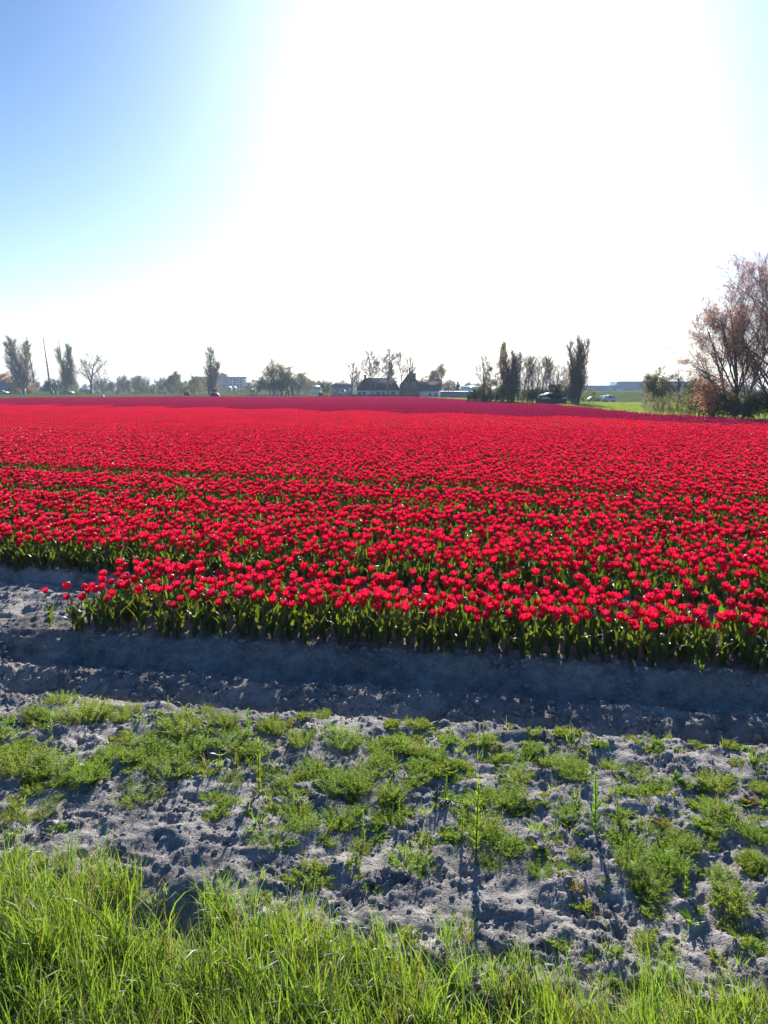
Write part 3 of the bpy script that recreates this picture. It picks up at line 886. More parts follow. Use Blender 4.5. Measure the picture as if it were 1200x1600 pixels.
S = np.where(bk, .006 + .02 * rs.rand(N) ** 2.5, S)
o = instancer('soil_crumbs', np.stack([X, Y, height(X, Y) + S * .15], 1), rs.rand(N, 3) * 6.28 * np.array([.1, .1, 1]), S, rs.randint(0, 6, N), [clod(k_) for k_ in range(6)])
tag(o, 'loose crumbs and clods of pale dry soil', 'clods', kind='stuff')

# ------------------------------------------------------------------ trees
class TreeGen:
    def __init__(s, seed): s.rs = np.random.RandomState(seed); s.segs = []; s.tips = []
    def branch(s, p, d, L, r, lvl, P):
        rs = s.rs
        n = P['n'][lvl]
        pts = [p]; st = L / n
        dirs = [d]
        for i in range(n):
            d = d + rs.normal(0, P['wander'][lvl], 3) + np.array([0, 0, P['up'][lvl]])
            d = d / np.linalg.norm(d)
            p = p + d * st
            pts.append(p); dirs.append(d)
        tap = P.get('tap', .85)
        for i in range(n):
            s.segs.append((pts[i], pts[i + 1], r * (1 - tap * i / n), r * (1 - tap * (i + 1) / n), lvl))
        if lvl == len(P['k']):
            s.tips.append(pts[-1]); s.tips.append((pts[-1] + pts[-2]) / 2)
            return
        k = P['k'][lvl]
        for j in range(k):
            t = P['t0'][lvl] + (1 - P['t0'][lvl]) * (j + rs.rand()) / k
            t = min(t, .985)
            q = t * n; i = int(q); f = q - i
            pos = pts[i] * (1 - f) + pts[i + 1] * f
            ax = rs.normal(0, 1, 3); ax -= ax.dot(dirs[i]) * dirs[i]; ax /= np.linalg.norm(ax)
            an = math.radians(P['ang'][lvl]) * rs.uniform(.7, 1.3)
            nd = dirs[i] * math.cos(an) + ax * math.sin(an)
            prof = P['prof'](t) if lvl == 0 else (1.1 - .6 * t)
            s.branch(pos, nd, L * P['len'][lvl] * prof * rs.uniform(.75, 1.2), r * (1 - tap * t) * P['rr'][lvl], lvl + 1, P)

def seg_mesh(segs, sides, mat, rmin):
    p0 = np.array([s_[0] for s_ in segs]); p1 = np.array([s_[1] for s_ in segs])
    r0 = np.maximum([s_[2] for s_ in segs], rmin); r1 = np.maximum([s_[3] for s_ in segs], rmin * .8)
    d = p1 - p0; d /= np.linalg.norm(d, axis=1)[:, None] + 1e-9
    ref = np.where(np.abs(d[:, 2:3]) < .9, np.array([[0, 0, 1.]]), np.array([[1., 0, 0]]))
    u = np.cross(d, ref); u /= np.linalg.norm(u, axis=1)[:, None]; w = np.cross(d, u)
    th = np.arange(sides) * 2 * np.pi / sides
    ring = u[:, None] * np.cos(th)[None, :, None] + w[:, None] * np.sin(th)[None, :, None]
    V = np.concatenate([p0[:, None] + r0[:, None, None] * ring, p1[:, None] + r1[:, None, None] * ring], 1)
    n = len(segs); base = np.arange(n)[:, None] * 2 * sides
    j = np.arange(sides)
    Q = np.stack([base + j, base + (j + 1) % sides, base + sides + (j + 1) % sides, base + sides + j], -1)
    return V.reshape(-1, 3), Q.reshape(-1, 4)

def leaf_quads(rs, C, size, k, spread):
    C = np.repeat(np.asarray(C), k, 0)
    C = C + rs.normal(0, spread, C.shape)
    n = len(C)
    a = rs.normal(0, 1, (n, 3)); a /= np.linalg.norm(a, axis=1)[:, None]
    b = np.cross(a, rs.normal(0, 1, (n, 3))); b /= np.linalg.norm(b, axis=1)[:, None]
    s = size * rs.uniform(.6, 1.3, (n, 1))
    a, b = a * s, b * s * .7
    V = np.stack([C - a, C - b, C + a, C + b], 1).reshape(-1, 3)
    return V, np.arange(4 * n).reshape(-1, 4)

def make_tree(seed, P, H, r, bark, leaf, leafsize, nleaf, spread, rmin=.012, extra_stems=(), sides=6):
    g = TreeGen(seed)
    g.branch(np.zeros(3), np.array([0, 0, 1.]), H * P.get('trunk', 1.0), r, 0, P)
    for dx, dy, sc, lean in extra_stems:
        g.branch(np.array([dx, dy, 0.]), np.array([lean, 0, 1.]) / math.hypot(1, lean), H * P.get('trunk', 1.0) * sc, r * .8 * sc, 0, P)
    big = [s for s in g.segs if s[4] <= 1]; small = [s for s in g.segs if s[4] > 1]
    V, Q = seg_mesh(big, sides, bark, rmin * 1.5)
    zmax = max(s[1][2] for s in g.segs)
    k = H / zmax
    trunk = np_mesh('trunk', V * k, Q, mats=[bark], smooth_=True)
    V1, Q1 = seg_mesh(small, 3, bark, rmin)
    if nleaf:
        V2, Q2 = leaf_quads(g.rs, g.tips, leafsize, nleaf, spread)
        V1 = np.concatenate([V1 * k, V2 * k]); Q = np.concatenate([Q1, Q2 + len(V1) - len(V2)])
        qm = [0] * len(Q1) + [1] * len(Q2)
    else:
        V1 = V1 * k; Q = Q1; qm = [0] * len(Q1)
    crown = np_mesh('crown', V1, Q, mats=[bark, leaf], qm=qm)
    return trunk, crown, H

P_POPLAR = dict(k=[84, 10], n=[12, 4, 2], wander=[.02, .05, .12], up=[.0, .16, .12], t0=[.04, .15], ang=[30, 32], len=[.27, .36], rr=[.42, .4],
                prof=lambda t: 1.2 - .78 * t, tap=.9)
P_SPREAD = dict(k=[13, 10, 10], n=[6, 5, 3, 2], wander=[.05, .10, .14, .2], up=[0, .07, .05, .03], t0=[.28, .2, .15], ang=[42, 38, 40], len=[.62, .5, .42],
                rr=[.55, .5, .5], prof=lambda t: 1.15 - .45 * t, trunk=.75, tap=.75)
P_TALL = dict(k=[22, 10, 8], n=[8, 5, 3, 2], wander=[.04, .08, .13, .2], up=[0, .09, .05, .03], t0=[.34, .2, .15], ang=[38, 36, 38], len=[.46, .44, .40],
                rr=[.5, .5, .5], prof=lambda t: 1.25 - .75 * t, trunk=.85, tap=.8)
P_ROUND = dict(k=[14, 9, 8], n=[5, 4, 3, 2], wander=[.05, .10, .14, .2], up=[0, .05, .03, .0], t0=[.16, .12, .1], ang=[50, 42, 42], len=[.50, .46, .42],
               rr=[.5, .5, .5], prof=lambda t: 1.15 - .6 * t, trunk=.8, tap=.8)
P_SLIM = dict(k=[46, 10], n=[10, 4, 2], wander=[.025, .07, .12], up=[0, .14, .1], t0=[.16, .15], ang=[33, 32], len=[.24, .36], rr=[.42, .4],
              prof=lambda t: .6 + .8 * math.sin(math.pi * t), tap=.9)
P_CONIF = dict(k=[60, 10], n=[8, 3, 1], wander=[.01, .04, .1], up=[0, .0, 0], t0=[.1, .1], ang=[82, 45], len=[.28, .3], rr=[.25, .5],
               prof=lambda t: 1.2 * (1.05 - t), tap=.92)
P_BUSH = dict(k=[8, 8], n=[5, 4, 2], wander=[.1, .12, .2], up=[.02, .05, .03], t0=[.1, .1], ang=[35, 38], len=[.6, .45], rr=[.6, .5],
              prof=lambda t: 1.1 - .3 * t, tap=.8)
P_BIG = dict(k=[16, 12, 8, 5], n=[8, 7, 5, 3, 2], wander=[.04, .07, .10, .14, .2], up=[0, .07, .04, .03, .02], t0=[.10, .16, .12, .1], ang=[46, 40, 40, 42],
             len=[.66, .50, .42, .42], rr=[.5, .5, .5, .5], prof=lambda t: 1.2 - .5 * t, trunk=.8, tap=.78)

stems = [(1.0, .4, .9, .04), (-1.0, .3, .85, -.05)]
T_POPLAR = [make_tree(800 + k, P_POPLAR, 20, .45, M_BARKP, M_BUD, .10, 3, .30, .03, [(-.9, 0, .92, -.05), (.9, .5, .93, .04)] if k < 2 else [(.9, 0, .7, .07)]) for k in range(3)]
T_OCHREP = make_tree(811, P_POPLAR, 20, .45, M_BARKP, M_OCHRE, .15, 3, .3, .03, [])
T_DENSE = make_tree(812, P_POPLAR, 20, .5, M_BARKP, M_BUD, .10, 2, .35, .03, [(-.8, 0, .93, -.03), (.8, .3, .96, .03), (.4, .9, .9, .01)])
T_SPREAD = [make_tree(820 + k, P_SPREAD, 12, .30, M_BARKP, M_BUD, .05, 0, .2, .02) for k in range(4)]
T_TALL = [make_tree(870 + k, P_TALL, 12, .22, M_BARKP, M_BUD, .05, 0, .2, .017, [(.5, 0, .9, .12)] if k == 1 else []) for k in range(4)]
T_ROUND = [make_tree(830 + k, P_ROUND, 10, .28, M_BARKP, M_OLIVE, .11, 1, .35, .02, [(.8, .2, .85, .12), (-.8, .1, .8, -.15)]) for k in range(4)]
T_ROUNDO = make_tree(838, P_ROUND, 10, .25, M_BARKP, M_OCHRE, .15, 3, .35, .02)
T_SLIM = [make_tree(840 + k, P_SLIM, 10, .13, M_BARK, M_BUD, .05, 1, .15, .016) for k in range(4)]
T_CONIF = make_tree(850, P_CONIF, 10, .22, M_BARK, M_DKLEAF, .14, 4, .15, .015)
T_BUSH = [make_tree(860 + k, P_BUSH, 3.0, .05, M_BARKP, m_, .06, 5, .14, .007, [(.5, .1, .9, .35), (-.5, .2, .9, -.3), (.2, -.4, 1, .1), (-.9, 0, .7, -.5), (.9, .1, .7, .6)]) for k, m_ in enumerate([M_OLIVE, M_OCHRE, M_BUD, M_OLIVE])]
T_DKBUSH = make_tree(868, P_BUSH, 3.0, .05, M_BARK, M_DKLEAF, .09, 8, .18, .01, [(.5, .1, .9, .35), (-.5, .2, .9, -.3), (.9, .1, .7, .6), (-.9, .1, .7, -.6)])

def plant(kind, px, py_top, Y, label, cat='tree', wpx=None, z=None, rz=None, name='tree', group=None, lean=0.0):
    tr, cr, H0 = kind
    z0 = float(height(xat(px, Y), Y, True)) if z is None else z
    Hm = zat(py_top, Y) - z0
    s = Hm / H0
    e = empty(name, (xat(px, Y), Y, z0 - .05), 0, label, cat, group)
    sx = s
    if wpx is not None:
        co = np.zeros(len(cr.vertices) * 3, np.float32); cr.vertices.foreach_get('co', co)
        xs = co.reshape(-1, 3)[:, 0]; nat = np.percentile(xs, 99) - np.percentile(xs, 1)
        sx = wpx / 1200 * Y / nat
    r = (hash((px * 7 + py_top)) % 360) * math.pi / 180 if rz is None else rz
    e.scale = (sx, sx, s)
    e.rotation_euler = (0, lean, 0 if wpx else r)
    link('trunk', tr, e); link('crown', cr, e)
    return e

# left side, far off
plant(T_POPLAR[0], 37, 523, 300, 'tall pale poplar with several trunks, leftmost of the poplars', wpx=38, name='poplar_tree', lean=-.03)
plant(T_POPLAR[1], 109, 532, 300, 'tall pale poplar beside the right hand ship mast', wpx=26, name='poplar_tree', lean=-.03)
plant(T_POPLAR[2], 327, 540, 260, 'single slim poplar standing in front of the apartment block', wpx=28, name='poplar_tree')
plant(T_SPREAD[0], 143, 549, 300, 'bare spreading tree just right of the left poplars', wpx=46)
plant(T_SPREAD[1], 162, 573, 290, 'smaller bare tree leaning right beside the bare spreading tree', wpx=26)
plant(T_ROUND[2], 82, 591, 285, 'low green willow scrub between the two left poplars', 'shrub', wpx=34, name='shrub')
plant(T_ROUNDO, 2, 584, 330, 'ochre coloured tree at the left edge above the blue shed', wpx=22)
plant(T_BUSH[1], 52, 598, 292, 'brownish shrub at the foot of the leftmost poplar', 'shrub', wpx=18, name='shrub')
plant(T_BUSH[1], 24, 598, 291, 'russet shrub between the blue shed and the leftmost poplar', 'shrub', wpx=16, name='shrub')
plant(T_BUSH[2], 118, 598, 292, 'pale shrub at the foot of the poplar beside the mast', 'shrub', wpx=22, name='shrub')
plant(T_BUSH[1], 318, 588, 262, 'tall ochre shrub left of the slim poplar', 'shrub', wpx=15, name='shrub')
plant(T_BUSH[1], 336, 583, 264, 'ochre leaved sapling right of the slim poplar', 'shrub', wpx=12, name='shrub')
plant(T_SPREAD[2], 305, 583, 280, 'thin bare tree at the left end of the apartment block', wpx=22)
plant(T_BUSH[0], 365, 606, 270, 'green bush in front of the right half of the apartment block', 'shrub', wpx=44, name='shrub')
plant(T_ROUND[3], 271, 579, 340, 'round bare tree topping the hazy tree line at the left', wpx=30)
plant(T_ROUND[0], 428, 562, 250, 'large round tree of upright branches left of the white sign', wpx=44)
plant(T_ROUND[1], 458, 571, 245, 'large round tree right of the white sign', wpx=50)
plant(T_ROUND[2], 396, 592, 245, 'low bushy green tree left of the large round trees', wpx=36)
plant(T_ROUND[3], 440, 585, 240, 'dense dark bush behind the white sign', 'shrub', wpx=50, name='shrub')
plant(T_ROUND[0], 478, 588, 260, 'small tree right of the large round trees', wpx=22)
plant(T_ROUND[1], 508, 592, 230, 'light green small tree left of the hedge', wpx=20)
# round the farmhouse
plant(T_TALL[0], 549, 562, 195, 'bare tree at the left gable of the long farmhouse', wpx=30)
plant(T_TALL[1], 580, 543, 196, 'tall bare tree before the left half of the long farmhouse', wpx=46)
plant(T_TALL[2], 606, 539, 197, 'tallest bare tree before the long farmhouse, beside the dark fir', wpx=38)
plant(T_CONIF, 613, 567, 220, 'dark fir behind the right end of the long farmhouse', wpx=17, name='fir_tree')
plant(T_TALL[3], 626, 541, 200, 'thin bare tree between farmhouse and brick house', wpx=20)
plant(T_TALL[0], 636, 552, 201, 'bare tree leaning right in front of the brick house', wpx=22, lean=.05)
plant(T_ROUND[3], 683, 567, 235, 'round leafing tree behind the annex with the dark roof', wpx=34)
plant(T_SPREAD[1], 565, 580, 230, 'small leafing tree behind the chimney of the farmhouse', wpx=22)
plant(T_CONIF, 716, 596, 215, 'small conifer behind the long grey barn', wpx=12, name='fir_tree')
plant(T_ROUND[0], 702, 591, 240, 'small pale tree behind the long grey barn', wpx=20)
plant(T_ROUND[1], 662, 588, 238, 'low pale tree between the brick house and the round leafing tree', wpx=26)
# the group right of the middle
plant(T_TALL[1], 757, 551, 105, 'bare double tree at the left end of the shelter belt', wpx=42)
plant(T_ROUND[2], 762, 590, 108, 'bushy undergrowth below the bare double tree', 'shrub', wpx=50, name='shrub')
plant(T_OCHREP, 786, 531, 104, 'yellowish poplar at the left of the shelter belt', wpx=20, name='poplar_tree')
plant(T_DENSE, 798, 543, 100, 'dense dark poplar next to the yellowish poplar', wpx=30, name='poplar_tree')
for i, (px, top) in enumerate([(809, 552), (817, 555), (824, 549), (832, 553), (838, 551), (845, 552), (852, 556), (860, 553), (868, 566), (874, 572)]):
    plant(T_SLIM[i % 4], px, top, 101 + (i * 37 % 5), '%s slender bare tree in the shelter belt, counted from the yellowish poplar' % ['first', 'second', 'third', 'fourth', 'fifth', 'sixth', 'seventh', 'eighth', 'ninth', 'tenth'][i], wpx=27, name='slender_tree', group='slender bare trees of the shelter belt')
plant(T_DENSE, 899, 520, 94, 'thick dark poplar at the right end of the shelter belt', wpx=36, name='poplar_tree')
for px, top, w, kd, lab in [(745, 606, 30, T_DKBUSH, 'dark low bush right of the long grey barn'), (775, 604, 40, T_ROUND[3], 'dark bush at the foot of the yellowish poplar'),
                            (812, 600, 44, T_BUSH[0], 'bush below the row of slender trees, left half'), (838, 604, 36, T_ROUND[0], 'bush left of the shed with the white roof'),
                            (878, 592, 40, T_ROUND[1], 'olive bush behind the shed with the white roof'), (918, 604, 30, T_BUSH[0], 'green bush right of the thick dark poplar'),
                            (892, 606, 20, T_BUSH[2], 'pale bush between the shed and the thick dark poplar')]:
    plant(kd, px, top, 97, lab, 'shrub', wpx=w, name='shrub')
# right edge, nearer
big1 = make_tree(900, P_BIG, 11, .24, M_BARK, M_COPPER, .040, 1, .10, .0055, [(.8, .2, .95, .16), (-.6, .1, .85, -.26)], 7)
big2 = make_tree(901, P_BIG, 12, .24, M_BARK, M_COPPER, .030, 1, .10, .0055, [(.7, -.2, .9, .14)], 7)
plant(big1, 1150, 394, 50, 'large bare tree flushing copper red, left of the pair at the right edge', wpx=190, name='large_tree')
plant(big2, 1204, 362, 52, 'tall bare tree cut by the right edge of the picture', wpx=165, name='large_tree')
orb = make_tree(905, P_ROUND, 2.6, .06, M_BARK, M_ORLEAF, .04, 1, .10, .006)
plant(orb, 1114, 588, 47, 'orange leaved small tree under the large copper tree', wpx=52, name='small_tree')
plant(T_ROUND[1], 1028, 570, 70, 'round bare bush tree right of the blue warehouse', wpx=48)
plant(T_SPREAD[2], 1058, 574, 66, 'bare bush tree before the blue warehouse, right of the round one', wpx=56)
plant(T_ROUND[0], 1090, 576, 64, 'bare grey bush tree left of the large copper tree', wpx=50)
plant(T_BUSH[0], 1060, 606, 54, 'green flowering bush in the middle of the hedge row at the right', 'shrub', wpx=46, name='shrub')
plant(T_BUSH[3], 1032, 618, 56, 'low yellow green bush at the left end of the hedge row', 'shrub', wpx=30, name='shrub')
plant(T_BUSH[2], 1012, 612, 60, 'low brown bush beside the meadow', 'shrub', wpx=26, name='shrub')
plant(T_ROUND[2], 1092, 612, 50, 'green bush under the orange leaved tree', 'shrub', wpx=50, name='shrub')
plant(T_DKBUSH, 1130, 612, 47, 'dark bush in front of the trunks of the large copper tree', 'shrub', wpx=50, name='shrub')
plant(T_ROUND[3], 1160, 612, 46, 'tangled green bush at the foot of the large copper tree', 'shrub', wpx=60, name='shrub')
plant(T_DKBUSH, 1195, 608, 46, 'dark green bush at the right edge of the picture', 'shrub', wpx=60, name='shrub')

# hazy wood along the horizon
rs = np.random.RandomState(31)
kinds_ = []
for t in (T_ROUND[0], T_ROUND[1], T_ROUND[3], T_SPREAD[0], T_ROUND[2]):
    a, b = t[0], t[1]
    va = np.zeros(len(a.vertices) * 3, np.float32); a.vertices.foreach_get('co', va)
    vb = np.zeros(len(b.vertices) * 3, np.float32); b.vertices.foreach_get('co', vb)
    qa = np.zeros(len(a.loops), np.int32); a.loops.foreach_get('vertex_index', qa)
    qb = np.zeros(len(b.loops), np.int32); b.loops.foreach_get('vertex_index', qb)
    mi = np.zeros(len(b.polygons), np.int32); b.polygons.foreach_get('material_index', mi)
    kinds_.append(np_mesh('wood_tree', np.concatenate([va, vb]).reshape(-1, 3), np.concatenate([qa, qb + len(va) // 3]).reshape(-1, 4),
                          mats=list(b.materials), qm=np.concatenate([np.zeros(len(qa) // 4, np.int32), mi])))
P, S, R, I = [], [], [], []
def wood(px0, px1, top0, top1, Y, n):
    for i in range(n):
        px = rs.uniform(px0, px1); top = rs.uniform(top0, top1); y = Y * rs.uniform(.93, 1.1)
        P.append((xat(px, y), y, -.3)); S.append((zat(top, y) + .3) / H0_); R.append((0, 0, rs.rand() * 6.28)); I.append(rs.randint(0, 5))
H0_ = 10.5
wood(-60, 60, 590, 600, 470, 14)
wood(55, 180, 590, 601, 480, 26)
wood(170, 320, 585, 597, 430, 34)
wood(180, 310, 598, 606, 330, 22)
wood(380, 500, 592, 602, 420, 16)
wood(480, 560, 592, 600, 380, 14)
wood(690, 760, 594, 604, 380, 14)
wood(1000, 1300, 596, 604, 240, 20)
wood(-80, 330, 608, 611, 310, 30)
o = instancer('distant_wood', P, R, S, I, kinds_)
tag(o, 'hazy grey line of trees along the horizon', 'wood', kind='stuff')

# hedge before the farmhouse
def hedge(name, px0, px1, Y, h, w, label):
    rs = np.random.RandomState(int(px0))
    x0, x1 = xat(px0, Y), xat(px1, Y)
    n = int((x1 - x0) * 120)
    C = np.stack([rs.uniform(x0, x1, n), Y + rs.uniform(-w, w, n), rs.uniform(0, 1, n) ** .6 * h], 1)
    V, Q = leaf_quads(rs, C, .14, 1, .04)
    o = link(name, np_mesh(name, V, Q, mats=[M_HEDGE]))
    tag(o, label, 'hedge')
hedge('hedge', 516, 656, 172, zat(616.8, 172), .4, 'low clipped dark hedge in front of the farmhouse')

# ------------------------------------------------------------------ buildings
M_ROOF = plain('dark_thatch_roof', (0.07, 0.055, 0.055), 0.9, .25, 1.2)
M_TILE = plain('brown_roof_tiles', (0.10, 0.055, 0.05), 0.8, .25, 1.5)
M_WHITE = plain('white_washed_wall', (0.84, 0.85, 0.87), 0.85, .06, 1.0)
M_BRICK = plain('brown_brick_wall', (0.15, 0.105, 0.085), 0.9, .25, 3.0)
M_TRIM = plain('white_paint', (0.8, 0.8, 0.8), 0.5, .03, 1)
M_GLASS = plain('dark_window_glass', (0.03, 0.035, 0.045), 0.08, .1, 1)
M_GREYW = plain('grey_sheet_wall', (0.33, 0.35, 0.38), 0.6, .1, .6)
M_BLUE = plain('blue_sheet_cladding', (0.14, 0.24, 0.40), 0.5, .08, .3)
M_BLUE2 = plain('grey_blue_cladding', (0.17, 0.22, 0.32), 0.6, .08, .3)
M_CONC = plain('apartment_wall', (0.20, 0.19, 0.20), 0.85, .12, .4)
M_BLACK = plain('dark_green_paint', (0.02, 0.03, 0.028), 0.5, .2, 1)
M_GREENH = plain('greenhouse_glass', (0.75, 0.78, 0.8), 0.2, .05, .5)
M_MAST = plain('brown_varnished_mast', (0.12, 0.07, 0.055), 0.5, .2, 1)
M_SIGNB = plain('blue_sign_print', (0.08, 0.14, 0.35), 0.5, .1, 2)
M_TYRE = plain('black_rubber', (0.02, 0.02, 0.02), 0.7, .1, 4)
M_STEEL = plain('galvanised_steel', (0.45, 0.46, 0.48), 0.4, .1, 4, metallic=.6)

def part(parent, name, fn, mat, loc=(0, 0, 0)):
    b = Buf(); fn(b)
    o = link(name, b.mesh(name, mat if isinstance(mat, list) else [mat]), parent)
    o.location = loc
    return o
def window(parent, x, z, w, h, y=0.0, frame=None, cross=True, face=-1):
    f = part(parent, 'window', lambda b: (b.box(-w / 2 - .07, w / 2 + .07, -.06, .04, h / 2, h / 2 + .09), b.box(-w / 2 - .07, w / 2 + .07, -.08, .04, -h / 2 - .09, -h / 2),
             b.box(-w / 2 - .07, -w / 2, -.06, .04, -h / 2, h / 2), b.box(w / 2, w / 2 + .07, -.06, .04, -h / 2, h / 2),
             b.box(-.025, .025, -.05, .03, -h / 2, h / 2) if cross else None), frame or M_TRIM, (x, y, z))
    part(f, 'pane', lambda b: b.box(-w / 2, w / 2, -.02, -.005, -h / 2, h / 2), M_GLASS)
    return f
def hip_roof(b, x0, x1, y0, y1, z0, z1, hx0, hx1, over=.3):
    ym = (y0 + y1) / 2
    V = [(x0 - over, y0 - over, z0), (x1 + over, y0 - over, z0), (x1 + over, y1 + over, z0), (x0 - over, y1 + over, z0), (hx0, ym, z1), (hx1, ym, z1),
         (x0 - over, y0 - over, z0 - .15), (x1 + over, y0 - over, z0 - .15), (x1 + over, y1 + over, z0 - .15), (x0 - over, y1 + over, z0 - .15)]
    b.add(V, [(0, 1, 5, 4), (2, 3, 4, 5), (0, 6, 7, 1), (1, 7, 8, 2), (2, 8, 9, 3), (3, 9, 6, 0), (9, 8, 7, 6)], [(1, 2, 5), (3, 0, 4)])
def gable_x(b, x0, x1, y0, y1, z0, z1, over=.25):   # ridge along x
    hip_roof(b, x0, x1, y0, y1, z0, z1, x0 - over, x1 + over, over)
def gable_y(b, x0, x1, y0, y1, z0, z1, over=.25, xm=None):   # ridge along y, roof skin only
    xm = (x0 + x1) / 2 if xm is None else xm; t = .18
    V = [(x0 - over, y0 - over, z0), (xm, y0 - over, z1), (x1 + over, y0 - over, z0), (x0 - over, y1 + over, z0), (xm, y1 + over, z1), (x1 + over, y1 + over, z0),
         (x0 - over, y0 - over, z0 - t), (xm, y0 - over, z1 - t), (x1 + over, y0 - over, z0 - t), (x0 - over, y1 + over, z0 - t), (xm, y1 + over, z1 - t), (x1 + over, y1 + over, z0 - t)]
    b.add(V, [(0, 1, 4, 3), (1, 2, 5, 4), (6, 9, 10, 7), (7, 10, 11, 8), (0, 6, 7, 1), (1, 7, 8, 2), (3, 4, 10, 9), (4, 5, 11, 10), (0, 3, 9, 6), (2, 8, 11, 5)])

# long white farmhouse
Yh = 207.0
PX = Yh * 1.0 / 1200      # metres per photo pixel there
def hx_(px): return xat(px, Yh)
xc = hx_(591)
zr, ze = zat(590, Yh), zat(609, Yh)
W2 = (hx_(626) - hx_(556)) / 2
e = empty('farmhouse', (xc, Yh, 0), 0, 'long low white farmhouse with dark hipped roof behind the hedge', 'house')
part(e, 'wall', lambda b: b.box(-W2 + .3, W2 - .3, 0, 7, -.3, ze - .1), M_WHITE)
rf = part(e, 'roof', lambda b: hip_roof(b, -W2 + .3, W2 - .3, 0, 7, ze, zr, hx_(569) - xc, hx_(615) - xc), M_ROOF)
part(rf, 'chimney', lambda b: (b.box(-.3, .3, -.3, .3, -.5, .7), b.box(-.36, .36, -.36, .36, .7, .8)), M_BRICK, (hx_(568.5) - xc + .3, 3.5, zr))
for px in (562, 569, 598.5):
    window(e, hx_(px) - xc, zat(615, Yh), .75, .85, -.01)
for px in (591, 614):
    part(e, 'door', lambda b: b.box(-.45, .45, -.05, .02, 0, 1.1), M_BLACK, (hx_(px) - xc, 0, .12))
part(e, 'lamp', lambda b: b.box(-.12, .12, -.12, .0, -.1, .1), M_BLACK, (hx_(618) - xc, 0, zat(613.4, Yh)))
for px in (601.5, 609.5):
    f = part(rf, 'roof_window', lambda b: (b.box(-.36, .36, -.04, .12, -.55, .55), b.box(-.25, .25, -.06, -.04, -.42, .42, m=1)), [M_TRIM, M_GLASS], (hx_(px) - xc, 1.25, ze + 1.25))
    f.rotation_euler = (math.radians(-40), 0, 0)
# low lean-to
e2 = empty('white_lean_to', (hx_(629), Yh + .5, 0), 0, 'narrow white lean-to between farmhouse and brick house', 'shed')
part(e2, 'wall', lambda b: b.box(-.7, .7, 0, 4, -.2, 1.7), M_WHITE)
part(e2, 'roof', lambda b: b.box(-.8, .8, -.1, 4.1, 1.7, 1.82), M_ROOF)

# brick house
xb = hx_(640); w2 = (hx_(655) - hx_(625)) / 2
apex = zat(579, Yh); eav = zat(602, Yh)
e = empty('brick_house', (xb, Yh - .5, 0), 0, 'tall brown brick house with pointed gable beside the white farmhouse', 'house')
def gable_wall(b):
    xm = .35
    for y in (0, 8.2):
        pass
    V = [(-w2, 0, -.3), (w2, 0, -.3), (w2, 0, eav), (xm, 0, apex - .2), (-w2, 0, eav), (-w2, 8, -.3), (w2, 8, -.3), (w2, 8, eav), (xm, 8, apex - .2), (-w2, 8, eav)]
    b.add(V, [(0, 1, 2, 4), (5, 9, 7, 6), (1, 6, 7, 2), (0, 4, 9, 5)], [(4, 2, 3), (9, 8, 7)])
part(e, 'wall', gable_wall, M_BRICK)
rf = part(e, 'roof', lambda b: gable_y(b, -w2, w2, 0, 8, eav, apex, .12, .35), M_TILE)
part(rf, 'chimney', lambda b: (b.box(-.22, .22, -.22, .22, -.6, .55), b.box(-.27, .27, -.27, .27, .55, .65)), M_BRICK, (.0, .7, apex))
part(rf, 'chimney', lambda b: b.box(-.2, .2, -.22, .22, -.6, .3), M_BRICK, (.75, 1.6, apex))
dm = part(rf, 'dormer', lambda b: (b.box(-.5, .5, -1, 1, -.9, .3), b.box(-.6, .6, -1.1, 1.1, .3, .4)), M_TILE, (1.3, 5.0, apex - 1.0))
for px in (633.5, 646.5):
    window(e, hx_(px) - xb, zat(601, Yh), .62, 1.0, -.01)
part(e, 'porch_arch', lambda b: (b.box(-.7, .7, -.3, 0, .55, .68), b.box(.58, .7, -.3, 0, .0, .55)), M_TRIM, (hx_(635.5) - xb, 0, .1))
# annex
xa = hx_(672.5); w2a = (hx_(690) - hx_(655.5)) / 2
e = empty('white_annex', (xa, Yh - 1, 0), 0, 'white annex with a brown saddle roof and two dark windows', 'house')
part(e, 'wall', lambda b: b.box(-w2a + .15, w2a - .15, 0, 5.5, -.3, zat(611.2, Yh)), M_WHITE)
part(e, 'roof', lambda b: gable_x(b, -w2a + .15, w2a - .15, 0, 5.5, zat(610.5, Yh), zat(596, Yh), .15), M_TILE)
for px in (671.5, 680.5):
    window(e, hx_(px) - xa, zat(616.8, Yh), .5, .72, -.01, frame=M_GREYW)
# barn
Yb = 175.0
x0, x1 = xat(689, Yb), xat(742, Yb)
e = empty('long_grey_barn', ((x0 + x1) / 2, Yb, 0), 0, 'long low grey barn right of the annex', 'barn')
wb = (x1 - x0) / 2
part(e, 'wall', lambda b: b.box(-wb, wb, 0, 6, -.3, zat(612.5, Yb)), M_GREYW)
part(e, 'roof', lambda b: b.box(-wb - .1, wb + .1, -.15, 6.1, zat(612.5, Yb), zat(611.4, Yb)), M_STEEL)
for k in range(3):
    part(e, 'panel_joint', lambda b: b.box(-.05, .05, -.04, 0, -.3, zat(612.5, Yb)), M_BLUE2, (-wb + wb * 2 * (k + 1) / 4, 0, 0))
